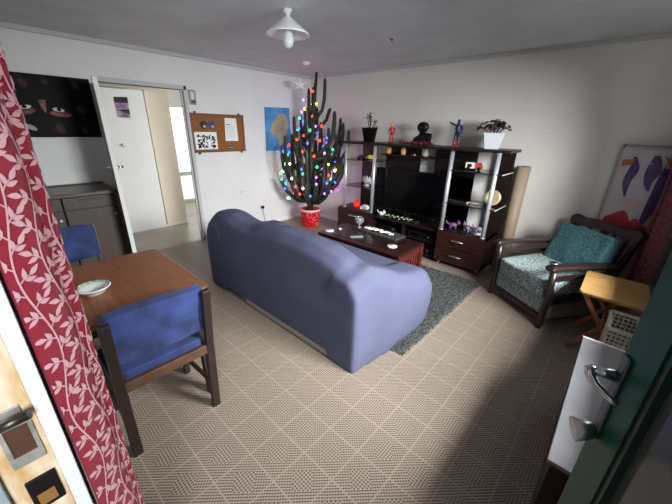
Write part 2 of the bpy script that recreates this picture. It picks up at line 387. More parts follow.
# ------------------------------------------------------------------ sofa
sofa = thing('sofa', 'three seat sofa in a stretchy lavender blue cover with its back to the doorway', 'sofa', (2.42, -2.35, 0))
def sofa_body():
    o = Vector((2.42, -2.35, 0)); m = MB(); m2 = m
    prof = [(1.39, .64), (1.43, .74), (1.52, .80), (1.66, .845), (1.82, .845), (1.98, .81), (2.12, .80), (2.30, .825), (2.55, .85), (2.85, .85), (3.05, .83), (3.2, .79), (3.33, .69)]
    # wavy-topped back
    for (x0, z0), (x1, z1) in zip(prof[:-1], prof[1:]):
        secs = []
        for x, z in ((x0, z0), (x1, z1)):
            secs += [(x, -2.785, .03), (x, -2.80, .40), (x, -2.775, z-.08), (x, -2.70, z), (x, -2.56, z-.01), (x, -2.47, z-.10), (x, -2.43, .40), (x, -2.43, .03)]
        vs = [Vector(p)-o for p in secs]
        fs = [(i, (i+1) % 8, 8+(i+1) % 8, 8+i) for i in range(8)]+[tuple(range(8))[::-1], tuple(range(8, 16))]
        m.add(vs, fs)
    def sbox(x0, x1, y0, y1, z0, z1): m.bb(x0-o.x, x1-o.x, y0-o.y, y1-o.y, z0, z1)
    sbox(1.42, 3.38, -2.72, -1.93, .06, .44)
    sbox(1.6, 3.2, -2.5, -1.87, .36, .52)
    # arms, swept profile in y with a flared front
    for xs in ((3.14, 3.39, 3.49), (1.68, 1.42, 1.35)):
        sec = []
        for y, z, fl in ((-2.795, .69, .10), (-2.6, .76, .35), (-2.42, .69, .7), (-2.25, .605, .9), (-2.1, .565, 1), (-1.95, .555, 1), (-1.85, .49, .95)):
            xo = xs[1]+(xs[2]-xs[1])*fl; b0 = -.012 if y < -2.4 else (.02 if y < -1.9 else .06)
            xi = xs[0]; s = 1 if xo > xi else -1
            sec.append([(xi, y, b0), (xo-s*.03*fl, y, b0), (xo, y, z*.6), (xo-s*.01, y, z-.10), (xo-s*.08, y, z), (xi+s*.05, y, z), (xi, y, z-.08)])
        vs = [Vector(p)-o for r in sec for p in r]; n = 7
        fs = [(i*n+k, i*n+(k+1) % n, (i+1)*n+(k+1) % n, (i+1)*n+k) for i in range(len(sec)-1) for k in range(n)]
        fs += [tuple(range(n))[::-1], tuple(range(len(vs)-n, len(vs)))]
        m.add(vs, fs)
    ob = m.build('cover', SOFA, sofa)
    r = ob.modifiers.new('remesh', 'REMESH'); r.mode = 'VOXEL'; r.voxel_size = .022; r.use_smooth_shade = True
    s = ob.modifiers.new('smooth', 'SMOOTH'); s.factor = .5; s.iterations = 9
    return ob
sofa_body()
m = MB(); m.bb(-.35, .86, -.437, .36, .02, .062); m.build('base_lining', mat('pale_lining', '#8d867c', .8), sofa)
m0 = MB()
for x, y in ((.90, -.37), (-.95, -.37), (.93, .35), (-.95, .35)):
    MB().lathe([(.001, 0), (.04, 0), (.045, .07), (.001, .07)], (x, y, 0), 16).build('foot', BLACK, sofa)
# ------------------------------------------------------------------ rug
RUG = mat('charcoal_shag', '#565958', .95, col2='#141616', scale=85, bump=1.0, bscale=120)
m = MB()
def rugf(u, v):
    x = 1.72+u*1.82; y = -2.38+v*1.66
    e = min(u, 1-u, v, 1-v)
    x += random.uniform(-.012, .012) if e == 0 else 0; y += random.uniform(-.012, .012) if e == 0 else 0
    return (x, y, .004 if e == 0 else .017+random.uniform(-.011, .011))
m.grid(rugf, 130, 118)
m.bb(1.74, 3.52, -2.36, -.74, .001, .006)
tag(m.build('rug', RUG), 'charcoal shaggy rug under the coffee table', 'rug')
# ------------------------------------------------------------------ coffee table
ct = thing('coffee_table', 'low dark red mahogany coffee table with slatted ends on the grey rug', 'coffee table', (2.455, -1.40, 0.028), .03)
CW, CD, CH = 1.10, .54, .424
m = MB(); m.bb(-CW/2, CW/2, -CD/2, CD/2, CH-.03, CH); m.build('tabletop', DARKWOOD, ct, bevel=.006)
m = MB(); m.bb(-CW/2+.14, CW/2-.14, -CD/2+.07, CD/2-.07, CH, CH+.0025); m.build('inlay_panel', mat('dark_inlay', '#241413', .25), ct)
for sx in (-1, 1):
    for sy in (-1, 1):
        MB().bb(sx*(CW/2-.03)-.028, sx*(CW/2-.03)+.028, sy*(CD/2-.035)-.028, sy*(CD/2-.035)+.028, 0, CH-.03).build('leg', REDWOOD, ct, bevel=.004)
    m = MB(); m.bb(sx*(CW/2-.03)-.012, sx*(CW/2-.03)+.012, -CD/2+.06, CD/2-.06, CH-.10, CH-.03); m.bb(sx*(CW/2-.03)-.012, sx*(CW/2-.03)+.012, -CD/2+.06, CD/2-.06, .12, .16)
    for k in range(7):
        y = -CD/2+.10+k*(CD-.20)/6; m.bb(sx*(CW/2-.03)-.007, sx*(CW/2-.03)+.007, y-.012, y+.012, .15, CH-.09)
    m.build('slatted_end', REDWOOD, ct, bevel=.002)
m = MB(); m.bb(-CW/2+.05, CW/2-.05, -CD/2+.04, CD/2-.04, .12, .145); m.build('lower_shelf', DARKWOOD, ct)
m = MB()
for sy in (-1, 1): m.bb(-CW/2+.06, CW/2-.06, sy*(CD/2-.03)-.012, sy*(CD/2-.03)+.012, CH-.12, CH-.03)
m.build('apron', DARKWOOD, ct)
CT = CH+.0285
def coaster(name, x, y, label, r=.052):
    m = MB(); m.lathe([(.001, 0), (r, 0), (r, .008), (r*.8, .011), (.001, .010)], n=28)
    m.lathe([(r*.62, .0112), (r*.62, .0125), (.001, .0125)], n=24, mi=1)
    return tag(m.build(name, [mat('cream_coaster', '#e6e2d6', .5), mat('coaster_print', '#c9bfa8', .5)], loc=(x, y, CT)), label, 'coaster', 'round coasters on the coffee table')
coaster('coaster', 2.81, -1.47, 'round pale coaster at the right end of the coffee table')
coaster('coaster', 1.985, -1.56, 'round pale coaster at the far left corner of the coffee table')
tr = thing('tray', 'grey rectangular tray of white flowers in the middle of the coffee table', 'tray', (2.48, -1.20, CT+.0025), -.05)
m = MB(); m.bb(-.27, .27, -.10, .10, 0, .008); m.bb(-.27, .27, -.10, -.09, .008, .02); m.bb(-.27, .27, .09, .10, .008, .02); m.bb(-.27, -.26, -.10, .10, .008, .02); m.bb(.26, .27, -.10, .10, .008, .02)
m.build('tray_base', mat('smoky_tray', '#3d4243', .25), tr, bevel=.003)
random.seed(3)
PET = [mat('white_petal', '#e8e3d6', .7), mat('cream_petal', '#d9c79a', .7), mat('lilac_petal', '#b9b4cf', .7)]
for k in range(9):
    x = -.20+k*.043; y = random.uniform(-.045, .045); s = random.uniform(.022, .034)
    m = MB()
    for q in range(7):
        a = q*2*PI/7+random.random(); tilt = .6
        c = Vector((math.cos(a), math.sin(a), .35))*s*.7
        m.ball(c+Vector((0, 0, s*.5)), s*.55, 8, sq=(1, 1, .5))
    m.ball((0, 0, s*.9), s*.4, 8)
    f = m.build('flower', PET[(0, 0, 1, 0, 1, 0, 0, 0, 2)[k]], loc=(2.48+x, -1.20+y, CT+.012))
    tag(f, ['small white artificial flower lying in the grey coffee table tray', 'small cream artificial flower lying in the grey coffee table tray', 'small lilac artificial flower at the right end of the grey tray'][(0, 0, 1, 0, 1, 0, 0, 0, 2)[k]], 'flower', 'flowers in the tray')
m = MB(); m.bb(-.075, .075, -.022, .022, 0, .018); 
rc = thing('remote_control', 'slim grey remote control near the front edge of the coffee table', 'remote control', (2.36, -1.51, CT), .9)
m.build('body', mat('grey_remote', '#6c7270', .5), rc, bevel=.006)
m = MB()
for i in range(5):
    for j in range(3): m.cyl((-.055+i*.022, -.012+j*.012), .004, .018, .020, 8)
m.build('buttons', BLACK, rc)
gh = thing('candle_holder', 'round glass candle holder at the back left of the coffee table', 'candle holder', (2.14, -1.19, CT))
GL = bpy.data.materials.new('clear_glass'); GL.use_nodes = True; nt = GL.node_tree; b = nt.nodes['Principled BSDF']
b.inputs['Base Color'].default_value = lin('#dfe6ea'); b.inputs['Roughness'].default_value = .08; b.inputs['Transmission Weight'].default_value = .85; b.inputs['IOR'].default_value = 1.3
m = MB(); m.lathe([(.001, .004), (.032, .0), (.035, .006), (.012, .015), (.010, .035), (.04, .055), (.058, .085), (.055, .115), (.043, .135), (.040, .135), (.052, .113), (.054, .085), (.038, .06), (.001, .05)], n=24); m.build('bowl', GL, gh)
m = MB(); m.lathe([(.001, .062), (.022, .062), (.022, .095), (.001, .097)], n=16); m.build('candle', mat('pale_wax', '#d8cfe0', .6), gh)
m = MB(); m.lathe([(.001, 0), (.018, 0), (.018, .010), (.014, .014), (.001, .014)], n=16)
tag(m.build('bottle_cap', PET[0], loc=(2.03, -1.42, CT)), 'tiny white cap beside the left coaster on the coffee table', 'cap')
# ------------------------------------------------------------------ entertainment unit
eu = thing('entertainment_unit', 'dark mahogany entertainment unit with silver poles along the back wall', 'tv unit', (0, 0, 0))
ZT = 1.405
m = MB(); m.prism([(1.21, -.10), (1.21, -.54), (2.2, -.57), (3.0, -.57), (3.50, -.50), (3.50, -.10)], XY, ZT-.012, ZT+.018); m.build('top_board', BLACKWOOD, eu, bevel=.003)
for nm, a, b_ in (('back_board', 1.31, 1.50), ('back_board', 1.75, 2.30), ('back_board', 2.52, 3.05), ('back_board', 3.30, 3.46)):
    MB().bb(a, b_, -.125, -.10, .44 if a < 3.2 else .05, ZT-.012).build(nm, BLACKWOOD, eu)
m = MB(); m.bb(1.75, 3.05, -.125, -.10, .44, 1.06); m.build('back_board', BLACKWOOD, eu)
def drawer_cab(x0, x1, n, handle_z):
    m = MB()
    m.bb(x0, x1, -.53, -.10, .055, .075); m.bb(x0, x1, -.53, -.10, .435, .455); m.bb(x0, x0+.018, -.53, -.10, .055, .455); m.bb(x1-.018, x1, -.53, -.10, .055, .455); m.bb(x0, x1, -.12, -.10, .06, .45)
    m.build('cabinet', BLACKWOOD, eu)
    for k in range(n):
        z0 = .065+k*.195
        d = MB().bb(x0+.004, x1-.004, -.548, -.53, z0, z0+.19).build('drawer', DARKWOOD, eu, bevel=.003)
        xm = (x0+x1)/2-.02; zc = z0+.10
        m = MB(); m.tube([(xm-.075, -.548, zc), (xm-.06, -.563, zc), (xm, -.572, zc+.004), (xm+.06, -.563, zc), (xm+.075, -.548, zc)], [.006, .010, .012, .010, .006], 10); m.build('handle', SATIN, d)
        m = MB(); m.bb(x0+.02, x1-.02, -.528, -.16, z0+.012, z0+.022); m.build('drawer_tray', BLACKWOOD, d)
drawer_cab(1.20, 1.84, 2, 0); drawer_cab(2.87, 3.45, 2, 0)
m = MB(); m.bb(1.84, 2.87, -.50, -.10, .40, .425); m.bb(1.84, 2.87, -.50, -.10, .055, .075); m.bb(2.34, 2.36, -.50, -.10, .075, .40); m.bb(1.84, 2.87, -.12, -.10, .06, .40); m.bb(1.84, 2.87, -.48, -.12, .23, .245)
m.build('tv_bench', BLACKWOOD, eu)
for x in (1.30, 1.81, 2.895, 3.395):
    z0 = .455 if x not in () else .455
    m = MB(); m.cyl((x, -.50), .024, z0, ZT-.012, 18); p = m.build('pole', ALU, eu)
    m = MB(); m.cyl((x, -.50), .034, z0, z0+.012, 18); m.build('pole_foot', SATIN, p)
for x0, x1 in ((1.27, 1.83), (2.87, 3.47)):
    for z in (.795, 1.175):
        sh = MB().bb(x0, x1, -.52, -.12, z-.004, z+.004).build('glass_shelf', GLASS_SHELF, eu)
        if x0 > 2: MB().bb(x1, x1+.006, -.52, -.12, z-.005, z+.005).build('shelf_edge', EDGE, sh)
m = MB(); m.bb(1.83, 2.87, -.36, -.12, 1.262, 1.282); m.build('bridge_shelf', BLACKWOOD, eu)
for x, y in ((1.25, -.47), (1.79, -.47), (2.92, -.47), (3.40, -.47), (1.25, -.16), (3.40, -.16)):
    m = MB(); m.tube([(x-.012, y, .026), (x+.012, y, .026)], .024, 14); m.bb(x-.018, x+.018, y-.012, y+.012, .03, .057); m.build('caster', SATIN if y < -.3 else BLACK, eu)
tv = thing('television', 'large flat black television in the middle of the entertainment unit', 'television', (2.30, -.33, .426))
m = MB(); m.bb(-.55, .51, -.02, .03, .09, .665); m.build('casing', BLACK, tv, bevel=.006)
m = MB(); m.bb(-.535, .495, -.023, -.02, .11, .65); m.build('screen', SCREEN, tv)
m = MB(); m.bb(-.05, .05, -.005, .02, .02, .10); m.prism(ell(0, 0, .22, .10, 24), XY, 0, .02); m.build('stand', BLACK, tv)
# AV devices in the bench
def av(name, x0, x1, z0, h, lab):
    t = thing(name, lab, 'media player', ((x0+x1)/2, -.32, z0))
    W = (x1-x0)/2; MB().bb(-W, W, -.13, .13, 0, h).build('case', BLACK, t, bevel=.004)
    m = MB(); m.bb(-W*.8, -W*.1, -.133, -.13, h*.35, h*.7); m.build('display', SCREEN, t)
    m = MB(); m.tube([(W*.6, -.13, h*.5), (W*.6, -.142, h*.5)], min(.014, h*.32), 12); m.build('knob', SATIN, t)
av('video_recorder', 2.42, 2.80, .246, .08, 'black media box with silver knob on the upper right shelf under the television')
av('disc_player', 2.40, 2.82, .076, .06, 'black disc player on the lowest right shelf under the television')
av('set_top_box', 1.92, 2.24, .246, .05, 'small black box on the upper left shelf under the television')
# garland of pale beads before the tv
random.seed(11)
g = thing('bead_garland', 'string of pale green beads lying in front of the television', 'garland', (2.20, -.43, .426))
pts = [Vector((-.24+i*.48/23, .012*math.sin(i*1.7), .012+.03*abs(math.sin(i*.9)))) for i in range(24)]
m = MB(); m.tube(pts, .002, 5); m.build('wire', BLACK, g)
for k, p in enumerate(pts): MB().ball(p, .007 if k % 2 else .009, 8).build('bead', mat('pale_green_bead', '#b9d8b4', .4), g)
m = MB(); m.ball((0, 0, .03), .03, 12, sq=(1.5, .8, 1)); m.ball((.045, 0, .055), .022, 10); m.tube([(-.04, 0, .035), (-.07, .01, .05), (-.075, .01, .075)], [.009, .007, .004], 8)
m.tube([(.04, .012, .07), (.042, .014, .088)], [.008, .001], 6); m.tube([(.04, -.012, .07), (.042, -.014, .088)], [.008, .001], 6)
tag(m.build('cat_ornament', PET[0], loc=(1.94, -.42, .426)), 'small white cat ornament by the left end of the television', 'ornament')
# ornaments on the bridge shelf
def tealight(x, z, lab, col, emit=0):
    t = thing('tealight_lantern', lab, 'lantern', (x, -.24, z), 0, 'little lanterns above the television')
    m = MB(); m.lathe([(.001, 0), (.03, 0), (.034, .03), (.03, .07), (.022, .08), (.020, .08), (.028, .07), (.030, .03), (.001, .01)], n=16); m.build('jar', mat('jar_'+col.strip('#'), col, .3, emit=col, estr=emit), t)
    m = MB(); m.lathe([(.012, .08), (.012, .095), (.001, .095)], n=10); m.build('cap', SATIN, t)
tealight(1.865, 1.282, 'amber lantern leftmost on the shelf above the television', '#d98a55', .25)
tealight(2.10, 1.282, 'peach lantern second from left on the shelf above the television', '#d9a98a', .2)
tealight(2.43, 1.282, 'cream lantern right of centre on the shelf above the television', '#d5cdb0', .15)
m = MB(); m.prism(ell(0, 0, .035, .018, 14), XY, 0, .012); m.ball((0, 0, .014), .014, 8, sq=(1.4, .8, .6))
tag(m.build('trinket_dish', SATIN, loc=(2.27, -.26, 1.282)), 'tiny silver dish between the lanterns above the television', 'dish')
# ---------------- things on the left bay
def toy_car(name, x, y, z, col, lab, rot=0, s=1.0):
    t = thing(name, lab, 'toy car', (x, y, z), rot)
    m = MB(); m.prism([(-.07*s, .012), (.07*s, .012), (.07*s, .03*s), (.04*s, .035*s), (.02*s, .06*s), (-.03*s, .06*s), (-.05*s, .035*s), (-.07*s, .032*s)], lambda u, v, h: (u, h, v), -.026*s, .026*s); m.build('body', mat('toy_'+col.strip('#'), col, .3), t, bevel=.004)
    for dx in (-.042, .042):
        for dy in (-.024, .024):
            m = MB(); m.tube([(dx*s, dy*s-.006, .014*s), (dx*s, dy*s+.006, .014*s)], .014*s, 12); m.build('wheel', BLACK, t)
toy_car('toy_car', 1.63, -.33, 1.179, '#c9bb3c', 'yellow toy car on the top left glass shelf', .3, 1.1)
toy_car('toy_car', 1.45, -.33, 1.179, '#3a2b2a', 'dark toy car left of the yellow one on the glass shelf', .2, .9)
m = MB()
for k in range(9):
    a = math.radians(20+k*16); L = .17-.006*abs(k-4)
    m.tube([(0, 0, .02), (math.cos(a)*L*.6, 0.02*math.sin(k), .03+math.sin(a)*L*.45), (math.cos(a)*L, .02*math.sin(k), .02+math.sin(a)*L*.75)], [.012, .022, .006], 8)
m.lathe([(.001, 0), (.05, 0), (.03, .02), (.001, .03)], n=14)
tag(m.build('shell_ornament', mat('grey_shell', '#b4b0ad', .6), loc=(1.57, -.33, .80)), 'pale grey fan shaped shell on the lower left glass shelf', 'ornament')
t = thing('candle_jar', 'glowing red candle jar on the left drawer cabinet', 'candle', (1.43, -.36, .455))
m = MB(); m.lathe([(.001, 0), (.045, 0), (.05, .02), (.048, .09), (.044, .09), (.04, .02), (.001, .01)], n=18); m.build('jar', mat('red_glass', '#d02018', .3, emit='#ff2a18', estr=.7), t)
m = MB(); m.cyl((0, 0), .036, .011, .06, 14); m.build('wax', mat('red_wax', '#e04a38', .5), t)
m = MB(); m.box((0, 0, .02), (.12, .09, .04)); m.box((.01, 0, .05), (.08, .06, .02), (0, .15, .3))
tag(m.build('paper_pile', PET[0], loc=(1.60, -.38, .455), rotz=.3, bevel=.004), 'small white folded papers beside the red candle jar', 'papers')
# ---------------- right bay
t = thing('toy_truck', 'orange and white toy truck on the top right glass shelf', 'toy truck', (3.10, -.33, 1.179), .2)
m = MB(); m.bb(-.09, .01, -.035, .035, .02, .085); m.build('box_body', mat('toy_white', '#dcd3c6', .5), t, bevel=.005)
m = MB(); m.prism([(.012, .02), (.09, .02), (.09, .05), (.07, .085), (.012, .085)], lambda u, v, h: (u, h, v), -.034, .034); m.build('cab', mat('toy_orange', '#d2512e', .4), t, bevel=.004)
m = MB(); m.bb(-.07, -.02, -.037, .037, .035, .07); m.build('panel', BLACK, t)
for dx in (-.055, .055):
    for s in (-.03, .03): m = MB(); m.tube([(dx, s-.008, .02), (dx, s+.008, .02)], .02, 12); m.build('wheel', BLACK, t)
t = thing('letter_opener', 'long silver letter opener lying on the lower right glass shelf', 'letter opener', (3.06, -.37, .801), -.03)
m = MB(); m.prism([(-.19, 0), (-.13, -.012), (.06, -.014), (.06, .014), (-.13, .012)], XY, .004, .009); m.build('blade', CHROME, t)
m = MB(); m.tube([(.06, 0, .008), (.18, 0, .010)], [.008, .010], 10); m.bb(.055, .065, -.03, .03, 0, .014); m.build('grip', mat('ivory_grip', '#cfc8ba', .5), t)
t = thing('display_plate', 'round cream plate standing on the lower right glass shelf', 'plate', (3.36, -.30, .80), .25)
m = MB()
R = Matrix.Rotation(1.32, 3, 'X')
mm = MB(); mm.lathe([(.001, 0), (.055, 0), (.088, .016), (.088, .021), (.055, .006), (.001, .006)], n=32)
mm.v = [tuple(R @ Vector(p)+Vector((0, 0, .094))) for p in mm.v]; mm.build('plate', mat('cream_glaze', '#9d916f', .35, col2='#7d7052', scale=9), t)
m = MB(); m.tube([(-.06, -.07, .006), (-.06, .06, .006), (-.06, .09, .18)], .005, 8); m.tube([(.06, -.07, .006), (.06, .06, .006), (.06, .09, .18)], .005, 8); m.build('stand', BLACK, t)
def toy_beast(x, y, z, col, lab, s, rot):
    m = MB(); m.ball((0, 0, .045*s), .035*s, 12, sq=(1.5, .9, .9)); m.ball((.06*s, 0, .075*s), .026*s, 10); m.tube([(-.045*s, 0, .05*s), (-.085*s, 0, .075*s), (-.09*s, 0, .1*s)], [.012*s, .01*s, .004*s], 8)
    for dx in (-.03, .03):
        for dy in (-.018, .018): m.tube([(dx*s, dy*s, 0), (dx*s, dy*s, .04*s)], .010*s, 8)
    for dy in (-.015, .015): m.tube([(.055*s, dy*s, .09*s), (.05*s, dy*s*1.5, .115*s)], [.009*s, .002*s], 6)
    return tag(m.build('toy_animal', mat('toy_'+col.strip('#'), col, .5), loc=(x, y, z), rotz=rot), lab, 'toy animal', 'purple toys on the right cabinet')
toy_beast(2.985, -.36, .456, '#5d3563', 'small dark purple toy animal beside the pole on the right cabinet', 1.0, .4)
toy_beast(3.17, -.36, .456, '#8d7a94', 'lilac toy animal left of the white saucer on the right cabinet', 1.05, 2.6)
toy_beast(3.285, -.30, .456, '#84708c', 'lilac toy animal behind the white saucer on the right cabinet', .95, 0)
m = MB(); m.lathe([(.001, 0), (.035, 0), (.062, .014), (.060, .018), (.03, .006), (.001, .006)], n=24)
tag(m.build('saucer', WHITE, loc=(3.325, -.415, .456)), 'white saucer at the front right of the drawer cabinet', 'saucer')
m = MB(); m.ball((0, 0, .03), .03, 10, sq=(1, .6, 1)); m.ball((0, -.005, .07), .016, 8); m.lathe([(.001, 0), (.03, 0), (.02, .006), (.001, .006)], n=12)
tag(m.build('stone_ornament', mat('grey_stone', '#77746f', .7), loc=(2.79, -.27, 1.282)), 'small grey ornament at the right end of the shelf above the television', 'ornament')
# ---------------- on top of the unit
ZU = ZT+.018
def leaf(m, base, d, L, W, droop=.3, mi=0):
    d = Vector(d).normalized(); s = d.cross(Vector((0, 0, 1)))
    s = s.normalized() if s.length > 1e-3 else Vector((1, 0, 0)); up = s.cross(d); base = Vector(base); vs = []
    for t, wv in ((0, .05), (.25, .8), (.55, 1), (.8, .6), (1, .05)):
        c = base+d*L*t-Vector((0, 0, droop*L*t*t)); vs += [c-s*W*wv/2+up*W*.15*wv, c, c+s*W*wv/2+up*W*.15*wv]
    fs = []
    for i in range(4): fs += [(i*3, i*3+1, i*3+4, i*3+3), (i*3+1, i*3+2, i*3+5, i*3+4)]
    m.add(vs, fs, mi, True)
t = thing('potted_plant', 'dark leafy plant in a tall black pot at the left end of the unit top', 'potted plant', (1.535, -.28, ZU))
m = MB(); m.lathe([(.001, 0), (.078, 0), (.112, .175), (.118, .18), (.118, .19), (.10, .19), (.095, .17), (.001, .165)], n=28); m.build('pot', BLACK, t)
m = MB(); random.seed(5); st = []
for k in range(5):
    a = k*1.3; x, y = .03*math.cos(a), .03*math.sin(a)
    tip = Vector((x*2.2+random.uniform(-.03, .03), y*2.2, .27+.03*k)); m.tube([(x, y, .165), ((x+tip.x)/2+.02, (y+tip.y)/2, .23), tip], [.008, .007, .004], 6); st.append(tip)
m.build('stem', mat('dark_stem', '#1c1f18', .7), t)
m = MB()
for tip in st:
    for q in range(7):
        a = random.uniform(0, 6.3); leaf(m, tip-Vector((0, 0, random.uniform(0, .09))), (math.cos(a), math.sin(a), random.uniform(-.1, .9)), random.uniform(.05, .085), .032, .4)
m.build('foliage', mat('dark_foliage', '#1d241c', .6), t)
t = thing('potted_plant', 'purple leaved plant in a square white pot at the right of the unit top', 'potted plant', (3.24, -.31, ZU), .35)
m = MB()
def sq_ring(h, z): return [(-h, -h, z), (h, -h, z), (h, h, z), (-h, h, z)]
rings = [sq_ring(.07, 0), sq_ring(.105, .165), sq_ring(.095, .165), sq_ring(.088, .14)]
vs = [p for r in rings for p in r]; fs = [(3, 2, 1, 0), (12, 13, 14, 15)]
for i in range(3): fs += [(i*4+k, i*4+(k+1) % 4, i*4+4+(k+1) % 4, i*4+4+k) for k in range(4)]
m.add(vs, fs); m.build('pot', mat('gloss_white_pot', '#b6bcbf', .25), t, bevel=.004)
random.seed(9); m = MB(); ms = MB()
for k in range(70):
    a = random.uniform(0, 2*PI); rr = random.uniform(.02, .145); z = .165+.13*math.sqrt(max(0, 1-(rr/.165)**2))*random.uniform(.45, 1)
    p = Vector((rr*math.cos(a), rr*math.sin(a), z))
    if k % 3 == 0: ms.tube([(.3*p.x, .3*p.y, .14), (.7*p.x, .7*p.y, .14+.6*(z-.14)), p], .0035, 5)
    for q in range(2): b_ = a+random.uniform(-1.2, 1.2); leaf(m, p, (math.cos(b_), math.sin(b_), random.uniform(-.2, .6)), random.uniform(.04, .065), .04, .5)
ms.build('stem', mat('purple_stem', '#3d2530', .7), t); m.build('foliage', mat('purple_foliage', '#332029', .6, col2='#5a4650', scale=40), t)
# plain toy figures
def toy_figure(loc, rot, h, colb, coll, colh, lab, arm_up, nm):
    t = thing('toy_figure', lab, 'toy figure', loc, rot)
    s = h/.30; P = lambda *a: [Vector(p)*s for p in a]
    m = MB()
    m.tube(P((0, 0, .145), (0, 0, .17), (0, 0, .21), (0, 0, .235), (0, 0, .255)), [.022*s, .024*s, .034*s, .030*s, .012*s], 12)
    for sx in (-1, 1):
        if arm_up and sx < 0: m.tube(P((-.03, 0, .235), (-.062, -.005, .245), (-.10, -.02, .268)), [.013*s, .011*s, .009*s], 8)
        else: m.tube(P((sx*.032, 0, .232), (sx*.05, 0, .19), (sx*.047, -.02, .15)), [.013*s, .011*s, .009*s], 8)
    m.build('torso', mat('toy_'+colb.strip('#'), colb, .45), t)
    m = MB()
    for sx in (-1, 1): m.tube(P((sx*.014, 0, .155), (sx*.02, -.002, .085), (sx*.022, 0, .07)), [.018*s, .014*s, .013*s], 8)
    m.build('trousers', mat('toy_'+colb.strip('#'), colb, .45), t)
    m = MB()
    for sx in (-1, 1): m.tube(P((sx*.022, 0, .08), (sx*.024, 0, .012)), [.015*s, .012*s], 8); m.box(Vector((sx*.024, -.012, .009))*s, Vector((.024, .05, .018))*s)
    m.build('boots', mat('toy_'+coll.strip('#'), coll, .45), t)
    m = MB(); m.ball(Vector((0, 0, .276))*s, .021*s, 12, sq=(.9, 1, 1.2)); m.build('head', mat('toy_'+colh.strip('#'), colh, .45), t)
toy_figure((1.925, -.30, ZU), .3, .245, '#a32a26', '#96241f', '#c89a5e', 'small plain red toy figure standing on the unit top left of the black bust', False, 'red')
toy_figure((2.84, -.32, ZU), .3, .30, '#151f42', '#76281f', '#1b274c', 'plain blue toy figure with one raised arm and red boots on the unit top', True, 'blue')
t = thing('bust_statue', 'black head and shoulders bust standing on the top of the unit', 'statue', (2.365, -.27, ZU))
m = MB(); m.lathe([(.001, 0), (.10, 0), (.115, .03), (.09, .085), (.045, .115), (.032, .14), (.05, .16), (.068, .195), (.068, .225), (.05, .258), (.02, .27), (.001, .271)], n=22); m.v = [(x*1.15, y*.7, z) for x, y, z in m.v]
m.ball((0, -.05, .20), .014, 8); m.build('bust', BLACK, t)
m = MB(); m.box((.085, -.03, .075), (.11, .05, .13), (0, .12, 0)); m.build('side_block', BLACK, t, bevel=.008)
random.seed(2); t = thing('tinsel_garland', 'dark red tinsel garland lying in front of the black bust', 'garland', (2.37, -.42, ZU))
m = MB()
for k in range(150):
    x = random.uniform(-.235, .235); c = Vector((x, random.uniform(-.02, .02), random.uniform(.008, .035)))
    m.ball(c, random.uniform(.006, .013), 6)
m.build('tinsel', mat('red_tinsel', '#6e1420', .35, .2), t)
m = MB(); m.tube([(-.235, 0, .012), (0, .005, .015), (.235, 0, .012)], .007, 6); m.build('core', BLACK, t)
# roll of flooring beside the unit
t = MB(); t.tube([(0, 0, 0), (0, 0, 1.25)], .068, 28)
rl = thing('flooring_roll', 'tall beige roll of vinyl flooring upright between the unit and armchair', 'roll', (3.565, -.115, 0))
t.build('roll', mat('beige_vinyl_back', '#8a7a66', .6, var=.05, scale=5), rl)
m = MB(); m.tube([(0, 0, 1.245), (0, 0, 1.252)], .03, 20); m.build('hollow_core', mat('dark_core', '#1c1712', .9), rl)
# ------------------------------------------------------------------ cactus christmas tree
CX, CY = .56, -.545
RV = Vector((.679, .734, 0)); DV = Vector((-.734, .679, 0))
CAC = mat('cactus_green', '#26331f', .7, col2='#151d12', scale=18, bump=.3, bscale=40)
ca = thing('potted_cactus', 'tall many armed cactus used as a christmas tree in the corner', 'cactus', (CX, CY, 0))
m = MB(); m.lathe([(.001, .005), (.14, 0), (.16, .02), (.165, .27), (.172, .275), (.172, .30), (.15, .30), (.145, .26), (.001, .25)], n=32)
PW = bpy.data.materials.new('red_gift_wrap'); PW.use_nodes = True; nt = PW.node_tree; b = nt.nodes['Principled BSDF']
tc = nt.nodes.new('ShaderNodeTexCoord'); v = nt.nodes.new('ShaderNodeTexVoronoi'); v.inputs['Scale'].default_value = 26; nt.links.new(tc.outputs['Object'], v.inputs['Vector'])
nt.links.new(mix_col(nt, math_node(nt, 'LESS_THAN', v.outputs['Distance'], .23), lin('#d0131a'), lin('#e8c8c2')), b.inputs['Base Color']); b.inputs['Roughness'].default_value = .45
pot = m.build('pot', PW, ca)
m = MB(); m.lathe([(.1725, .265), (.176, .27), (.176, .298), (.1725, .303)], n=32); m.build('ribbon_band', mat('pink_ribbon', '#d9a9a4', .5), pot)
m = MB(); m.lathe([(.146, .262), (.08, .275), (.001, .28)], n=20); m.build('soil', mat('dark_soil', '#1c1511', .95), pot)
m = MB(); m.tube([(0, 0, .26), (0, 0, .5), tuple(RV*.01+Vector((0, 0, 1.0))), tuple(RV*.03+Vector((0, 0, 1.6))), tuple(RV*.07+Vector((0, 0, 2.0))), tuple(RV*.11+Vector((0, 0, 2.36)))], [.05, .058, .058, .052, .035, .016], 14, ribs=.78); m.build('trunk', CAC, ca)
random.seed(21)
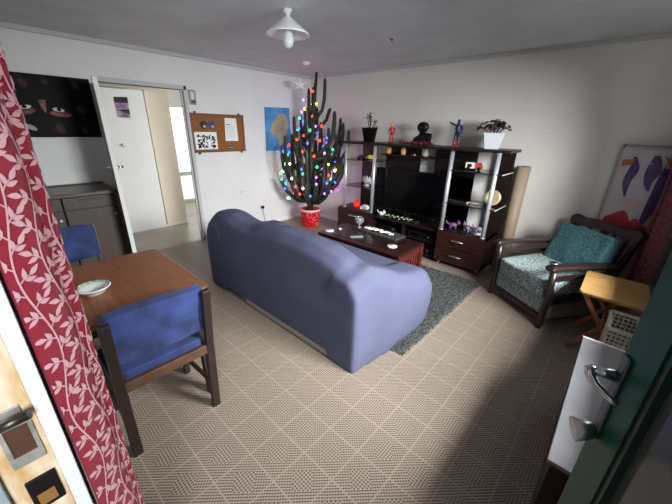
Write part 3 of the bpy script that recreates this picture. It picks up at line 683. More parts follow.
tips = [(.23, 2.28, 1.7), (-.01, 2.15, 1.6), (.06, 2.17, 1.75), (.32, 1.88, 1.55), (.37, 1.83, 1.2), (.49, 1.75, 1.1), (.53, 1.68, 1.0), (.60, 1.57, .9), (-.07, 1.86, 1.4), (-.14, 1.77, 1.1), (-.23, 1.75, 1.0), (-.09, 1.63, 1.2), (-.3, 1.49, .8), (-.36, 1.48, .75), (-.45, 1.32, .65), (.5, 1.42, .8), (-.47, .83, .42), (.47, 1.17, .6), (.58, 1.27, .6), (.54, 1.03, .5), (-.31, 1.25, .6), (.2, 1.55, .8), (-.18, 1.4, .7), (.1, 1.4, .8), (.3, 1.45, .7), (.4, .95, .45), (-.25, 1.0, .5), (0, 1.2, .5), (.15, 1.1, .45), (-.1, 1.05, .5), (.33, 1.2, .55), (-.38, 1.1, .5), (.05, 1.75, 1.2), (.18, 1.68, 1.0), (-.2, 1.55, .9), (.25, 1.3, .6), (-.05, 1.3, .6), (.42, 1.5, .8), (-.28, .85, .42), (.2, .9, .4), (-.12, .85, .4), (.08, .95, .42), (.3, .8, .4), (-.42, 1.2, .55), (.48, .9, .45), (.12, 1.9, 1.4), (-.15, 1.2, .5), (.36, 1.6, .9), (-.22, .75, .38), (.12, .72, .38), (.35, .68, .38), (-.05, .8, .38), (-.35, .95, .42), (.45, 1.05, .45), (.22, 1.1, .42), (.02, 1.5, .7), (-.12, 1.35, .6), (.16, 1.25, .55), (-.3, 1.3, .6), (.28, 1.05, .42), (-.2, 1.15, .45), (.5, 1.2, .5)]
arms = []
for k, (u, zt, zs) in enumerate(tips):
    dlim = .40 if k > 3 else .08
    wv = random.uniform(-1, 1)*dlim
    if abs(u) > .42: wv *= .4
    # keep clear of the two walls
    out = RV*u+DV*wv
    if CX+out.x < .09: out.x = .09-CX
    if CY+out.y > -.09: out.y = -.09-CY
    z0 = zs; zb = z0+.12+abs(u)*.25
    path = [Vector((0, 0, z0)), out*.45+Vector((0, 0, z0+.03)), out*.82+Vector((0, 0, zb-.04)), out*.96+Vector((0, 0, zb+.10)), out*1.0+Vector((0, 0, (zb+.1+zt)/2)), out*1.0+Vector((0, 0, zt-.03)), out+Vector((0, 0, zt))]
    r = random.uniform(.026, .034) if k > 3 else .028
    m = MB(); m.tube(path, [r*1.1, r*1.05, r, r, r*.95, r*.8, r*.3], 12, ribs=.8); m.build('cactus_arm', CAC, ca)
    arms.append(path)
# fairy lights wound round it
fl = thing('fairy_lights', 'string of coloured fairy lights wound around the cactus', 'fairy lights', (CX, CY, 0))
cols = [('red', '#ff2a1a'), ('blue', '#2a3cff'), ('green', '#20d860'), ('amber', '#ff9a2a'), ('blue', '#2a3cff'), ('violet', '#8a4aff'), ('red', '#ff2a1a'), ('white', '#ffe2c0')]
BM = {c: mat('bulb_'+c, h, .3, emit=h, estr=12.0) for c, h in cols}
wire = []; nb = 98; random.seed(31)
def rad(z):
    P = [(.4, .22), (.6, .44), (.9, .47), (1.2, .42), (1.4, .30), (1.6, .17), (1.9, .12), (2.15, .07)]
    for (a, ra), (b_, rb) in zip(P[:-1], P[1:]):
        if a <= z <= b_: return ra+(rb-ra)*(z-a)/(b_-a)
    return .07
z = .42; ang = 0; k = 0
while k < nb:
    r = rad(z)*random.uniform(.85, 1.08); ang += .20/max(r, .10)*random.uniform(.8, 1.2); z += (.205/max(r, .1))/(2*PI)*.16
    zz = z+random.uniform(-.05, .05)
    p = Vector((r*math.cos(ang), r*math.sin(ang), zz))
    p.x = max(p.x, .06-CX); p.y = min(p.y, -.06-CY)
    if z > 2.12: break
    wire.append(p); k += 1
m = MB(); m.tube(wire, .0035, 5); m.build('wire', mat('green_wire', '#20301c', .6), fl)
for k, p in enumerate(wire):
    c = random.choice(cols)[0]
    m = MB(); m.ball(p, .0155, 8, sq=(1, 1, 1.3)); m.build('bulb', BM[c], fl)
for (u, d, z, col, e) in ((-.2, -.35, .7, (1, .5, .75), 2.6), (.3, -.3, .75, (.85, .55, 1), 2.4), (.0, -.35, 1.2, (1, .6, .6), 2.2), (-.1, .25, .9, (1, .5, .8), 3.4), (.35, .1, .8, (.85, .5, 1), 3.4)):
    L = bpy.data.lights.new('fairy_light_glow', 'POINT'); L.energy = e; L.color = col; L.shadow_soft_size = .08
    o = bpy.data.objects.new('fairy_light_glow', L); COL.objects.link(o); o.parent = fl; p = RV*u+DV*d; o.location = (p.x, p.y, z)
# star ornament
m = MB(); vs = []
for k in range(10):
    a = PI/2+k*PI/5; r = .115 if k % 2 == 0 else .05; vs.append((r*math.cos(a), 0, r*math.sin(a)*.8))
vs += [(0, -.03, 0), (0, .03, 0)]
m.add(vs, [(k, (k+1) % 10, 10) for k in range(10)]+[((k+1) % 10, k, 11) for k in range(10)])
so = tag(m.build('star_ornament', mat('frosted_star', '#e8e2dc', .4), loc=(CX-.055-.07, CY-.06-.02, 2.20), rotz=.82), 'pale star ornament hanging at the top of the cactus', 'ornament')
# ------------------------------------------------------------------ things on the left wall
def cavity(): pass
p = thing('wall_picture', 'dark canvas print with two staring eyes above the kitchen bench', 'picture', (0, 0, 0))
m = MB(); m.bb(.004, .03, -3.93, -3.185, 1.442, 2.008, mi=6); F = lambda poly, mi, h=.0305: m.add([onA(u, v, h) for u, v in poly], [tuple(range(len(poly)))], mi)
F([(-3.64, 1.785), (-3.58, 1.785), (-3.592, 1.70), (-3.605, 1.665), (-3.622, 1.70)], 0, .0308); F(ell(-3.76, 1.68, .085, .03, rot=.12), 0); F(ell(-3.49, 1.662, .085, .026, rot=-.1), 0)
for cy, cz, s in ((-3.745, 1.715, 1), (-3.50, 1.70, -1)):
    F(ell(cy, cz, .052, .028, rot=.2*s), 1, .0310); F(ell(cy, cz, .046, .018, rot=.15*s), 2, .0313); F(ell(cy-.005*s, cz+.003, .018, .018), 1, .0316)
    F([(cy-.09, cz+.055+.02*s), (cy+.08, cz+.055-.02*s), (cy+.08, cz+.037-.02*s), (cy-.09, cz+.03+.02*s)], 1, .0312)
for cy, cz, a in ((-3.72, 1.93, .05), (-3.55, 1.95, .03), (-3.32, 1.945, .05), (-3.53, 1.53, .055), (-3.33, 1.515, .04), (-3.32, 1.71, .045)):
    F(ell(cy, cz, a*1.0, a*1.25, rot=.3), 3, .0303); F(ell(cy+a*.1, cz-a*.1, a*.6, a*.8, rot=.3), 4, .0306)
F(ell(-3.75, 1.535, .05, .022, rot=-.5), 5)
m.build('canvas', [mat('print_orange', '#7d431f', .6, col2='#3d1c0d', scale=14), mat('print_black', '#0b090a', .6, spec=.12), mat('print_white', '#c8bcae', .6), mat('print_plum', '#1d1318', .6, spec=.12, var=.3, scale=25), mat('print_plum_light', '#392730', .6, spec=.12, var=.3, scale=25), mat('print_grey', '#8f918c', .6), mat('black_canvas', '#0a090b', .6, spec=.12)], p)
# cork board and what is pinned to it
cb = thing('cork_board', 'wood framed cork noticeboard on the white wall right of the doorway', 'noticeboard', (0, 0, 0))
m = MB(); m.bb(.006, .014, -2.165, -1.385, 1.24, 1.735); m.build('cork', mat('cork', '#8a5a2c', .9, col2='#744a24', scale=60), cb)
m = MB(); FR = .022
m.bb(.002, .024, -2.17, -1.38, 1.713, 1.738); m.bb(.002, .024, -2.17, -1.38, 1.236, 1.261); m.bb(.002, .024, -2.17, -2.17+.024, 1.236, 1.738); m.bb(.002, .024, -1.38-.024, -1.38, 1.236, 1.738); m.build('frame', mat('board_frame', '#6e431f', .5, var=.15, scale=20), cb, bevel=.003)
for y in (-2.10, -1.45):
    for z in (1.748, 1.226): MB().box((.013, y, z), (.018, .03, .022)).build('clip', CHAIRWOOD, cb, bevel=.003)
random.seed(4)
t = thing('pinned_print', 'black and white inked print pinned at the lower left of the cork board', 'print', (0, 0, 0))
m = MB(); m.bb(.0142, .0152, -2.15, -1.825, 1.277, 1.503); m.build('paper', mat('white_paper', '#dfe0df', .8), t)
m = MB()
for k in range(64):
    y = -2.15+.05+random.random()*.24; zz = 1.295+random.random()*.17
    m.add([onA(a, b, .0154+.00001*k) for a, b in ell(y, zz, random.uniform(.008, .028), random.uniform(.004, .013), 9, random.uniform(-1, 1))], [tuple(range(9))])
m.build('ink', mat('black_ink', '#14161c', .8), t)
for y, c, lab in ((-2.0, '#1a1416', 'round black badge pinned at the upper left of the cork board'), (-1.885, '#2c3c70', 'round blue badge beside the black one on the cork board')):
    t = thing('badge', lab, 'badge', (0, 0, 0), 0, 'badges on the cork board')
    m = MB(); m.prism(ell(y, 1.595, .052, .05, 22), onA, .0142, .019); m.build('disc', mat('badge_'+c.strip('#'), c, .4), t)
    m = MB(); m.add([onA(a, b, .0193) for a, b in ell(y+.012, 1.575, .022, .016, 12)], [tuple(range(12))]); m.build('emblem', mat('badge_pale', '#a9a6a2', .5), t)
t = thing('pinned_sheet', 'white written sheet of paper pinned at the right of the cork board', 'paper', (0, 0, 0))
m = MB(); m.prism([(-1.68, 1.692), (-1.50, 1.69), (-1.488, 1.381), (-1.695, 1.385)], onA, .0142, .0150); m.build('paper', mat('white_paper', '#dfe0df', .8), t)
m = MB()
m.add([onA(a, b, .0152) for a, b in ((-1.665, 1.612), (-1.60, 1.612), (-1.60, 1.60), (-1.665, 1.60))], [(0, 1, 2, 3)])
for k in range(9):
    z = 1.585-k*.02; m.add([onA(a, b, .0152) for a, b in ((-1.665, z), (-1.53-.02*(k % 3), z), (-1.53-.02*(k % 3), z-.0022), (-1.665, z-.0022))], [(0, 1, 2, 3)])
m.build('writing', mat('grey_ink', '#6a6e76', .8), t)
t = thing('pinned_card', 'small blue grey card under the white sheet on the cork board', 'card', (0, 0, 0))
m = MB(); m.bb(.0142, .0155, -1.665, -1.58, 1.275, 1.318); m.build('card', mat('slate_card', '#33424f', .6), t)
m = MB(); m.bb(.0156, .016, -1.65, -1.595, 1.29, 1.297); m.build('stripe', mat('pale_stripe', '#aebac2', .6), t)
t = thing('wall_thermostat', 'small silver wall mounted control panel beside the doorway top', 'thermostat', (0, 0, 0))
m = MB(); m.bb(.001, .028, -2.145, -2.06, 1.835, 2.01); m.build('case', mat('brushed_case', '#8a8e8c', .4, .5), t, bevel=.004)
m = MB(); m.bb(.028, .030, -2.125, -2.085, 1.90, 1.985); m.build('display', mat('pale_display', '#c9cfca', .4), t); m = MB(); m.bb(.028, .031, -2.13, -2.075, 1.85, 1.885); m.build('keypad', mat('dark_keypad', '#3c403f', .5), t)
# poster of a pale landmass on blue
t = thing('map_poster', 'blue poster with a pale tan land shape on the wall left of the cactus', 'poster', (0, 0, 0))
m = MB(); m.prism([(-.985, 1.873), (-.488, 1.886), (-.46, 1.215), (-.995, 1.222)], onA, .002, .004); m.build('sheet', mat('poster_blue', '#4a8fc0', .7, col2='#3a78ae', scale=6), t)
m = MB()
land = [(-.66, 1.80), (-.58, 1.79), (-.53, 1.72), (-.515, 1.62), (-.53, 1.52), (-.56, 1.44), (-.62, 1.36), (-.70, 1.29), (-.74, 1.30), (-.73, 1.40), (-.80, 1.44), (-.87, 1.48), (-.895, 1.53), (-.86, 1.62), (-.80, 1.70), (-.73, 1.77)]
m.add([onA(a, b, .0044) for a, b in land], [tuple(range(len(land)))]); m.build('land', mat('poster_tan', '#a89a78', .7, col2='#8a8b78', scale=10), t)
def socket(name, y, z, lab, cat='socket', plug=False):
    t = thing(name, lab, cat, (0, y, z)); m = MB(); m.bb(.001, .011, -.055, .055, -.035, .035); m.build('plate', mat('switch_white', '#d0d3d3', .4), t, bevel=.003)
    m = MB()
    for s in (-1, 1): m.bb(.011, .015, s*.025-.008, s*.025+.008, .0, .02)
    m.build('rocker', mat('switch_rocker', '#b9bcbc', .4), t, bevel=.001)
    if plug:
        m = MB(); m.box((.03, 0, -.008), (.04, .045, .04)); m.tube([(.045, .0, -.02), (.05, 0, -.10), (.03, .03, -.2), (.012, .05, -z+.004)], .004, 6); m.build('plug', BLACK, t, bevel=.004)
socket('light_switch', -3.35, 1.30, 'white light switch on the wall under the dark canvas print', 'light switch')
socket('wall_socket', -1.467, .615, 'white wall socket below the cork board above the sofa')
socket('wall_socket', -1.15, .33, 'wall socket low on the left wall with a black plug', 'socket', True)
# poster on the hall door
t = thing('hall_poster', 'small black and purple poster on the white hall door', 'poster', (0, 0, 0))
hx = lambda u, v, h: (-1.01+h, u, v)
m = MB(); m.prism([(-2.727, 1.92), (-2.555, 1.93), (-2.565, 1.66), (-2.725, 1.665)], hx, .001, .003); m.build('sheet', mat('poster_lilac', '#b6a4b8', .7, col2='#6c4a72', scale=7), t)
m = MB(); m.add([hx(a, b, .0034) for a, b in ((-2.727, 1.92), (-2.555, 1.93), (-2.558, 1.855), (-2.727, 1.85))], [(0, 1, 2, 3)]); m.add([hx(a, b, .0034) for a, b in ((-2.725, 1.755), (-2.56, 1.775), (-2.562, 1.71), (-2.66, 1.74))], [(0, 1, 2, 3)]); m.build('dark_print', mat('poster_black', '#1c1420', .7), t)
# ------------------------------------------------------------------ ceiling
cl = thing('pendant_lamp', 'white conical glass lamp hanging from the ceiling', 'ceiling lamp', (2.27, -2.35, H))
m = MB(); m.lathe([(.001, 0), (.035, -.001), (.035, -.015), (.018, -.035), (.018, -.06), (.001, -.06)], n=20); m.build('ceiling_rose', WHITE, cl)
m = MB(); m.lathe([(.02, -.045), (.045, -.065), (.155, -.150), (.163, -.162), (.158, -.164), (.045, -.075), (.018, -.06)], n=40); m.build('lamp_shade', mat('opal_shade', '#eef0f0', .35), cl)
m = MB(); m.lathe([(.001, -.06), (.02, -.065), (.022, -.11), (.036, -.16), (.042, -.20), (.034, -.235), (.001, -.25)], n=20); m.build('bulb', mat('unlit_opal_bulb', '#d6d9d8', .3), cl)
sd = thing('smoke_alarm', 'small white smoke alarm on the ceiling before the corner', 'smoke alarm', (.893, -.912, H))
m = MB(); m.lathe([(.001, 0), (.055, 0), (.055, -.02), (.04, -.035), (.001, -.036)], n=24); m.build('housing', WHITE, sd); m = MB(); m.lathe([(.012, -.036), (.012, -.041), (.001, -.041)], n=10); m.build('test_button', SATIN, sd)
m = MB(); m.lathe([(.001, 0), (.02, 0), (.018, -.004), (.001, -.004)], n=12); m.tube([(0, 0, -.004), (0, 0, -.02), (.012, 0, -.028), (.02, 0, -.018)], .003, 6)
tag(m.build('ceiling_hook', BLACK, loc=(2.42, -1.2, H)), 'small dark hook in the ceiling right of the lamp', 'hook')
# ------------------------------------------------------------------ kitchen bench
KB = mat('brown_laminate', '#3d322a', .5, var=.12, scale=5, stretch=(8, 8, 1)); KT = mat('dark_worktop', '#4d443e', .35, var=.15, scale=20)
m = MB(); m.prism(rrect(.0005, .56, YD+.001, -3.275, .02), XY, .915, .95); m.bb(.0005, .02, YD+.001, -3.275, .95, .965)
tag(m.build('worktop', KT, bevel=.006), 'dark worktop running under the canvas print', 'worktop')
for k, (a, b_) in enumerate(((-3.74, -3.29), (-4.185, -3.745))):
    t = thing('kitchen_cabinet', ['brown kitchen cabinet nearest the open white door', 'brown kitchen cabinet partly behind the red curtain'][k], 'cabinet', (0, (a+b_)/2, 0), 0)
    W = (b_-a)/2-.001
    m = MB(); m.bb(.005, .50, -W, W, .08, .914); m.bb(.005, .46, -W, W, 0, .08); m.build('body', KB, t)
    d = MB().bb(.501, .52, -W+.004, W-.004, .09, .78).build('door', KB, t, bevel=.003)
    MB().tube([(.52, W-.04, .70), (.535, W-.04, .70), (.54, W-.04, .70)], [.008, .010, .012], 10).build('knob', SATIN, d)
    d = MB().bb(.501, .52, -W+.004, W-.004, .79, .905).build('drawer', KB, t, bevel=.003)
    MB().bb(.52, .535, -.10, .10, .865, .88).build('handle', BRONZE, d, bevel=.003)
# ------------------------------------------------------------------ dining table, chairs, dish
dt = thing('dining_table', 'brown wooden dining table with rounded corners beside the red curtain', 'table', (2.475, -3.80, 0))
m = MB(); m.prism(rrect(-.405, .405, -.33, .33, .05), XY, .735, .765, smooth=True); m.build('tabletop', TABLEWOOD, dt, bevel=.006)
m = MB(); m.bb(-.33, .33, -.265, -.245, .655, .735); m.bb(-.33, .33, .245, .265, .655, .735); m.bb(-.33, -.31, -.25, .25, .655, .735); m.bb(.31, .33, -.25, .25, .655, .735); m.build('apron', CHAIRWOOD, dt)
for sx in (-1, 1):
    for sy in (-1, 1): MB().bar((sx*.345, sy*.275, 0), (sx*.33, sy*.265, .735), .045, .045).build('leg', CHAIRWOOD, dt, bevel=.004)
ch = thing('dining_chair', 'dark wooden dining chair with blue cushions at the near end of the table', 'chair', (2.79, -3.775, 0), 0, 'dining chairs')
for s in (-1, 1):
    m = MB(); m.bar((.155, s*.215, 0), (.185, s*.215, .45), .032, .045); m.bar((.185, s*.215, .44), (.235, s*.215, .825), .030, .042); m.build('rear_leg', CHAIRWOOD, ch, bevel=.004)
    m = MB(); m.bar((-.24, s*.21, 0), (-.23, s*.21, .43), .036, .036); m.build('front_leg', CHAIRWOOD, ch, bevel=.004)
    m = MB(); m.bar((-.23, s*.212, .14), (.165, s*.215, .17), .018, .03); m.build('stretcher', CHAIRWOOD, ch, bevel=.003)
    m = MB(); m.bar((-.23, s*.212, .415), (.18, s*.215, .43), .024, .055); m.build('side_rail', CHAIRWOOD, ch, bevel=.003)
m = MB(); m.bar((.185, -.215, .45), (.185, .215, .45), .028, .055, up=(0, 0, 1)); m.build('rear_rail', mat('worn_brown_rail', '#4c3323', .45, var=.3, scale=14), ch, bevel=.004)
m = MB(); m.bar((-.23, -.215, .41), (-.23, .215, .41), .028, .055); m.build('front_rail', CHAIRWOOD, ch, bevel=.004)
def pad(name, x0, x1, y0, y1, z0, z1, tilt=None, parent=None, mt=BLUEFAB, buttons=True, amp=.012):
    m = MB(); cx, cy, cz = (x0+x1)/2, (y0+y1)/2, (z0+z1)/2
    m.bb(x0-cx, x1-cx, y0-cy, y1-cy, z0-cz, z1-cz)
    o = m.build(name, mt, parent)
    s = o.modifiers.new('s', 'SUBSURF'); s.subdivision_type = 'SIMPLE'; s.levels = s.render_levels = 4
    b = o.modifiers.new('c', 'CAST'); b.factor = .12; b.cast_type = 'CUBOID' if False else 'SPHERE'; b.factor = .06
    s2 = o.modifiers.new('sm', 'SMOOTH'); s2.factor = .5; s2.iterations = 6
    t = bpy.data.textures.new('puff', 'CLOUDS'); t.noise_scale = .12
    dm = o.modifiers.new('d', 'DISPLACE'); dm.texture = t; dm.strength = amp; dm.mid_level = .5
    for p in o.data.polygons: p.use_smooth = True
    o.location = (cx, cy, cz)
    if tilt: o.rotation_euler = tilt
    return o
pad('seat_cushion', -.26, .175, -.195, .195, .44, .52, None, ch)
pad('back_cushion', .145, .205, -.222, .218, .575, .84, (0, .13, 0), ch, amp=.03)
dup(ch, (1.56, -3.90, 0), PI, 'dark wooden dining chair with blue cushions at the far end by the cabinets', 'dining chairs')
bw = thing('dish', 'white oval dish with a patterned rim on the dining table', 'dish', (2.55, -3.93, .765))
m = MB(); m.lathe([(.001, 0), (.04, 0), (.048, .006), (.074, .036), (.078, .038), (.074, .042), (.044, .012), (.001, .010)], n=32); m.build('bowl', mat('white_glaze', '#dfe2de', .2), bw)
m = MB(); m.lathe([(.0725, .0422), (.064, .0335)], n=32); m.build('rim_pattern', mat('green_rim', '#56655a', .3, col2='#c9cec8', scale=60), bw)
# ------------------------------------------------------------------ curtains
def curtain(name, path, z0, z1, scale, cloth, leafm, amp_fn=None, seed=1, label='', parentname=None, rows=24):
    P = [Vector((x, y, 0)) for x, y in path]
    # smooth the path with Catmull-Rom
    dense = []
    for i in range(len(P)-1):
        a, b_, c, d = P[max(i-1, 0)], P[i], P[i+1], P[min(i+2, len(P)-1)]
        for k in range(10):
            t = k/10; dense.append(.5*((2*b_)+(-a+c)*t+(2*a-5*b_+4*c-d)*t*t+(-a+3*b_-3*c+d)*t*t*t))
    dense.append(P[-1]); L = [0]
    for i in range(1, len(dense)): L.append(L[-1]+(dense[i]-dense[i-1]).length)
    tot = L[-1]
    def at(s, z, off=0):
        s = min(max(s, 0), tot-1e-6); i = 0
        lo, hi = 0, len(L)-1
        while hi-lo > 1:
            md = (lo+hi)//2
            if L[md] <= s: lo = md
            else: hi = md
        t = (s-L[lo])/(L[hi]-L[lo]); p = dense[lo].lerp(dense[hi], t); tg = (dense[hi]-dense[lo]).normalized()
        n = Vector((tg.y, -tg.x, 0))
        wob = .003*math.sin(z*3.1+s*9)
        q = p+n*(off+wob); return Vector((q.x, q.y, z))
    t = thing(name, label, 'curtain', (P[0].x, P[0].y, z0)); o = Vector((P[0].x, P[0].y, z0))
    m = MB(); nu = max(40, int(tot/.012))
    m.grid(lambda u, v: at(u*tot, z0+v*(z1-z0))-o, nu, rows)
    m.grid(lambda u, v: at(u*tot, z0+v*(z1-z0), .004)-o, nu, rows)
    random.seed(seed)
    ns = max(1, int(tot/(.085*scale)))
    def place(pts2, sgn=1, h=.0052):
        return [at(a, b_, h)-o for a, b_ in pts2]
    def strip(line, wd):
        for (a, b_), (c, d) in zip(line[:-1], line[1:]):
            dx, dz = c-a, d-b_; l = math.hypot(dx, dz) or 1; nx, nz = -dz/l*wd/2, dx/l*wd/2
            q = [(a+nx, b_+nz), (a-nx, b_-nz), (c-nx, d-nz), (c+nx, d+nz)]
            m.add(place(q), [(0, 1, 2, 3)], 1, True)
    def lf(a, b_, ang, Ln, W):
        c, s = math.cos(ang), math.sin(ang); pts = []
        for u, v in ((0, 0), (.18, .32), (.42, .5), (.7, .33), (1, 0), (.7, -.36), (.42, -.5), (.18, -.3)):
            x, y = u*Ln, v*W+.18*Ln*u*u; pts.append((a+x*c-y*s, b_+x*s+y*c))
        m.add(place(pts, h=.0056), [(0, 1, 2), (0, 2, 3, 4), (0, 4, 5, 6), (0, 6, 7)], 1, True)
    for k in range(ns+1):
        s0 = (k+.5)*tot/(ns+1); ph = random.uniform(0, 6)
        f = lambda z: s0+.022*scale*math.sin(z*13/scale+ph)
        z = z0+.02; line = [(f(z), z)]
        while z < z1-.05:
            z += .03*scale; line.append((f(z), z))
        strip(line, .0055*scale)
        z = z0+.05; sd = 1
        while z < z1-.1:
            a = f(z); sd = -sd
            base = PI/2-sd*random.uniform(.75, 1.15)
            # a side twig with three leaves
            tl = .034*scale; e = (a+tl*math.cos(base), z+tl*math.sin(base))
            strip([(a, z), ((a+e[0])/2, (z+e[1])/2+.002), e], .004*scale)
            lf(e[0], e[1], base-.1*sd, .040*scale, .017*scale)
            lf((a+e[0])/2, (z+e[1])/2, base+.75, .034*scale, .015*scale)
            lf((a+e[0])/2, (z+e[1])/2, base-.75, .034*scale, .015*scale)
            z += .040*scale
    m.build('cloth', [cloth, leafm], t, fixn=False)
    return t, at, tot
RED = mat('crimson_curtain', '#9c1230', .8, var=.06, scale=60, sheen=.15); PINK = mat('pink_leaf_print', '#e6b4ba', .8)
path = [(3.757, -4.170), (3.738, -4.145), (3.705, -4.112), (3.675, -4.105), (3.655, -4.135), (3.635, -4.165), (3.61, -4.13), (3.585, -4.088), (3.55, -4.082), (3.525, -4.11), (3.50, -4.16), (3.47, -4.10), (3.44, -4.10), (3.41, -4.11), (3.38, -4.16), (3.35, -4.12), (3.31, -4.11), (3.28, -4.14), (3.25, -4.17)]
cu, at, tot = curtain('curtain', path, .03, 2.18, .62, RED, PINK, seed=8, label='crimson curtain printed with pink leafy vines left of the front doorway')
m = MB(); m.tube([(3.0, -4.12, 2.2), (3.80, -4.12, 2.2)], .012, 12); m.ball((3.81, -4.12, 2.2), .022, 12)
for x in (3.05, 3.74): m.bb(x-.01, x+.01, YD+.001, -4.12, 2.19, 2.21)
tag(m.build('curtain_rail', CHAIRWOOD), 'dark rail carrying the crimson curtain by the doorway', 'curtain rail')
DRED = mat('dark_red_curtain', '#4c0f1b', .8, var=.1, scale=50, sheen=.1); DPINK = mat('dusky_leaf_print', '#743844', .8)
path2 = [(4.69, -.34), (4.68, -.42), (4.685, -.50), (4.72, -.52), (4.72, -.58), (4.70, -.62), (4.71, -.70), (4.73, -.70), (4.76, -.74), (4.79, -.80)]
curtain('curtain', path2, .36, 2.16, .8, DRED, DPINK, seed=3, label='dark red gathered curtain hanging beside the body pillow')
m = MB(); m.tube([(4.76, -.3, 2.2), (4.76, -3.4, 2.2)], .012, 12)
for y in (-.4, -3.3): m.bb(4.76, XC-.001, y-.01, y+.01, 2.19, 2.21)
tag(m.build('curtain_rail', CHAIRWOOD), 'dark rail above the side window carrying the dark red curtain', 'curtain rail')
# ------------------------------------------------------------------ armchair
DAM = damask_material('teal_damask', '#68665d', '#59584f', '#737167'); DAMP = damask_material('pale_damask', '#838f8d', '#55686a', '#9aa5a3')
DAMC = damask_material('teal_cushion', '#2f5559', '#23444a', '#3a6266')
ac = thing('armchair', 'dark wooden armchair with pale teal patterned upholstery in the back corner', 'armchair', (4.145, -.735, 0), math.atan2(-.58, .82))
FW = mat('dark_polished_frame', '#1f1210', .35, var=.3, scale=9)
for s in (-1, 1):
    m = MB(); m.tube([(s*.32, -.36, 0), (s*.32, -.34, .05), (s*.32, -.345, .18), (s*.32, -.33, .30), (s*.32, -.35, .42), (s*.32, -.36, .55)], [.022, .030, .026, .032, .026, .028], 12); m.build('front_leg', FW, ac)
    m = MB(); m.bar((s*.30, .38, 0), (s*.30, .30, .40), .045, .05); m.bar((s*.30, .30, .38), (s*.30, .46, .80), .04, .05); m.build('rear_leg', FW, ac, bevel=.005)
    # arm: flat board ending in a scroll
    m = MB()
    prof = [(-.40, .545), (-.42, .56), (-.42, .58), (-.40, .595), (-.30, .598), (.0, .585), (.34, .565), (.34, .54), (0, .555), (-.30, .565), (-.36, .545)]
    m.prism(prof, lambda u, v, h: (h, u, v), s*.32-.042, s*.32+.042); m.build('armrest', FW, ac, bevel=.010)
    m = MB(); m.bar((s*.315, -.33, .255), (s*.305, .32, .27), .03, .07); m.bar((s*.315, -.33, .47), (s*.305, .33, .47), .022, .04)
    m.build('side_rail', FW, ac, bevel=.003)
    m = MB(); m.bb(s*.312-.006, s*.312+.006, -.31, .30, .08, .25) if s > 0 else m.bb(s*.312-.006, s*.312+.006, -.31, .30, .08, .25)
    m.build('side_panel', DAM, ac)
m = MB(); m.bar((-.31, -.335, .085), (.31, -.335, .085), .03, .05); m.build('front_rail', FW, ac, bevel=.003)
m = MB()
pts = [(-.33, .76), (-.335, .82), (-.30, .845), (-.2, .83), (0, .85), (.2, .83), (.30, .845), (.335, .82), (.33, .76), (.2, .755), (0, .77), (-.2, .755)]
m.prism(pts, lambda u, v, h: (u, .44+h+(v-.8)*.35, v), -.018, .018); m.build('top_rail', FW, ac, bevel=.006)
m = MB()
for x in (-.24, -.12, 0, .12, .24): m.bar((x, .31, .38), (x, .435, .77), .03, .015)
m.bar((-.30, .30, .40), (.30, .30, .40), .03, .05); m.build('back_slats', FW, ac, bevel=.003)
m = MB(); m.bb(-.295, .295, -.345, .30, .11, .285); m.build('seat_base', DAMP, ac, bevel=.025)
pad('seat_cushion', -.285, .285, -.37, .29, .275, .44, (.05, 0, 0), ac, DAMP, amp=.01)
pad('back_cushion', -.235, .285, .135, .28, .40, .785, (-.36, 0, 0), ac, DAMC, amp=.02)
m = MB(); m.lathe([(.001, 0), (.024, 0), (.034, .014), (.030, .015), (.02, .006), (.001, .006)], n=24); m.lathe([(.0345, .0135), (.035, .016), (.030, .016)], n=24, mi=1)
tag(m.build('ashtray', [BLACK, SATIN], loc=(4.178, -1.195, .598)), 'small dark dish with a pale rim on the front end of the right armrest', 'dish')
# ------------------------------------------------------------------ body pillow (plain colour patches) behind the armchair
bp = thing('body_pillow', 'tall printed body pillow standing behind the armchair against the back wall', 'pillow', (4.565, -.16, .02), -.08)
m = MB(); 
def pil(s):
    def f(u, v):
        x = (u-.5)*.46; z = v*1.50
        e = (min(u, 1-u)/.5)**.45*min(1, (min(v, 1-v)/.10))**.5 if 0 < u < 1 and 0 < v < 1 else 0
        return (x, s*.085*e, z)
    return f
m.grid(pil(-1), 20, 40); m.grid(pil(1), 20, 40); m.build('pillow_case', mat('white_satin_print', '#a8a3a4', .6, var=.05, scale=5), bp)
def dec(poly, mi, h):
    def p(u, v):
        uu = u/.46+.5; vv = v/1.5; e = (max(0.01, min(uu, 1-uu))/.5)**.45*min(1, (max(.01, min(vv, 1-vv))/.10))**.5
        return (u, -.085*e-h, v)
    pts = [p(u, v) for u, v in poly]; cx = sum(u for u, v in poly)/len(poly); cz = sum(v for u, v in poly)/len(poly)
    rings = [poly]+[[(cx+(u-cx)*k, cz+(v-cz)*k) for u, v in poly] for k in (.66, .33)]
    n = len(poly); vs = [p(u, v) for r in rings for u, v in r]+[p(cx, cz)]
    fs = [(i*n+k, i*n+(k+1) % n, (i+1)*n+(k+1) % n, (i+1)*n+k) for i in range(2) for k in range(n)]+[(2*n+k, 2*n+(k+1) % n, 3*n) for k in range(n)]
    m.add(vs, fs, mi, True)
m = MB()
def streak(pts, wd):
    q = []
    for i in range(len(pts)-1):
        p = [pts[max(i-1, 0)], pts[i], pts[i+1], pts[min(i+2, len(pts)-1)]]
        for k in range(5):
            t = k/5; q.append(tuple(.5*(2*p[1][c]+(p[2][c]-p[0][c])*t+(2*p[0][c]-5*p[1][c]+4*p[2][c]-p[3][c])*t*t+(3*p[1][c]-p[0][c]-3*p[2][c]+p[3][c])*t**3) for c in range(3)))
    pts = q+[pts[-1]]
    L = [(x-w_*wd, z) for (x, z, w_) in pts]+[(x+w_*wd, z) for (x, z, w_) in pts[::-1]]
    dec(L, 0, .003)
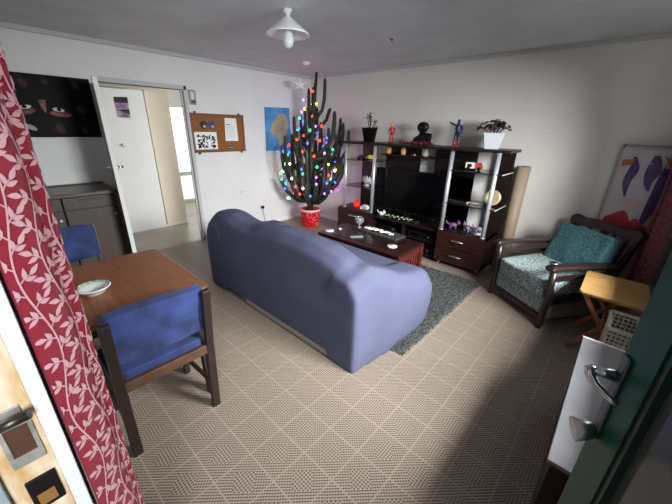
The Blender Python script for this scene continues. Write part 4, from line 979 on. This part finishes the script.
streak([(-.12, 1.40, .3), (-.10, 1.30, 1), (-.12, 1.18, .8), (-.10, 1.05, .2)], .035)
streak([(.02, 1.42, .4), (.03, 1.30, 1), (.02, 1.20, .6), (.04, 1.12, .2)], .05)
streak([(.12, 1.40, .3), (.13, 1.25, 1), (.12, 1.08, 1), (.09, .92, .6), (.07, .80, .15)], .055)
streak([(.19, 1.30, .3), (.19, 1.15, 1), (.18, 1.0, .2)], .025)
dec([(.06, 1.42), (.17, 1.38), (.20, 1.30), (.12, 1.33)], 1, .006); dec([(-.20, 1.37), (-.11, 1.38), (-.13, 1.33), (-.20, 1.31)], 1, .006)
dec([(-.19, .84), (-.07, .93), (.05, .86), (.14, .78), (.10, .66), (-.15, .66), (-.21, .74)], 2, .004)
dec([(-.13, 1.02), (-.02, 1.06), (.05, 1.0), (0, .93), (-.10, .95)], 3, .004)
m.build('printed_patches', [mat('violet_print', '#352a48', .6, col2='#473468', scale=12), mat('orange_print', '#985428', .6), mat('red_print', '#9c1824', .6), mat('peach_print', '#b09894', .6)], bp, fixn=False)
# ------------------------------------------------------------------ folding side table
st = thing('side_table', 'small folding pine side table with crossed legs in front of the armchair', 'side table', (4.59, -1.15, 0))
m = MB(); m.prism(rrect(-.195, .195, -.25, .25, .03), XY, .50, .522, smooth=True); m.build('tabletop', PINE, st, bevel=.005)
for y in (-.19, .17):
    for s in (-1, 1):
        m = MB(); m.bar((s*.165, y+s*.012, .50), (-s*.165, y+s*.012, 0.004), .03, .018, up=(0, 1, 0)); m.build('leg', mat('orange_pine_leg', '#8a5230', .45, var=.15, scale=9), st, bevel=.003)
m = MB(); m.tube([(0, -.21, .25), (0, .20, .25)], .009, 10); m.build('cross_rod', PINE, st); MB().bb(-.165, .165, -.22, -.19, .478, .50).build('batten', PINE, st); MB().bb(-.165, .165, .17, .20, .478, .50).build('batten', PINE, st)
# ------------------------------------------------------------------ low cabinet by the wall
lc = thing('low_cabinet', 'low dark brown cabinet with a pale lavender top along the right wall', 'cabinet', (4.64, -2.53, 0))
m = MB(); m.bb(-.135, .175, -.50, .46, .03, .485); m.bb(-.11, .16, -.47, .43, 0, .03); m.build('body', mat('dark_brown_laminate', '#2a1713', .45, var=.2, scale=6), lc, bevel=.004)
m = MB(); m.bb(-.148, .18, -.515, .475, .485, .505); m.build('top_sheet', mat('pale_worn_top', '#737377', .5, var=.07, scale=9), lc, bevel=.003)
m = MB(); m.bb(-.148, .18, .462, .475, .505, .513); m.build('rear_lip', mat('white_lip', '#d6d6d6', .5), lc)
# plastic basket
bk = thing('plastic_basket', 'cream plastic basket with a grid of square holes beside the low cabinet', 'basket', (4.72, -1.535, 0))
PL = mat('cream_plastic', '#c3c2ae', .45)
m = MB(); HB = .43
def bside(p0, p1, nx, nz, y_in):
    a = Vector(p0); b_ = Vector(p1); d = b_-a; L = d.length; d.normalize()
    for i in range(nx+1): c = a+d*L*i/nx; m.bar(c+Vector((0, 0, 0)), c+Vector((0, 0, HB)), .007, .005, up=(d.y, -d.x, 0))
    for j in range(nz+1): zz = HB*j/nz; m.bar(a+Vector((0, 0, zz)), b_+Vector((0, 0, zz)), .006, .009)
bx, by = .115, .15
bside((-bx, -by, 0), (bx, -by, 0), 9, 14, 1); bside((-bx, by, 0), (bx, by, 0), 9, 14, 1); bside((-bx, -by, 0), (-bx, by, 0), 12, 14, 1); bside((bx, -by, 0), (bx, by, 0), 12, 14, 1)
m.bb(-bx, bx, -by, by, 0, .006); m.build('grid_body', PL, bk)
m = MB(); rr = .012
for a, b_ in (((-bx, -by), (bx, -by)), ((bx, -by), (bx, by)), ((bx, by), (-bx, by)), ((-bx, by), (-bx, -by))): m.bar((*a, HB), (*b_, HB), .022, .022)
m.build('rim', PL, bk, bevel=.005)
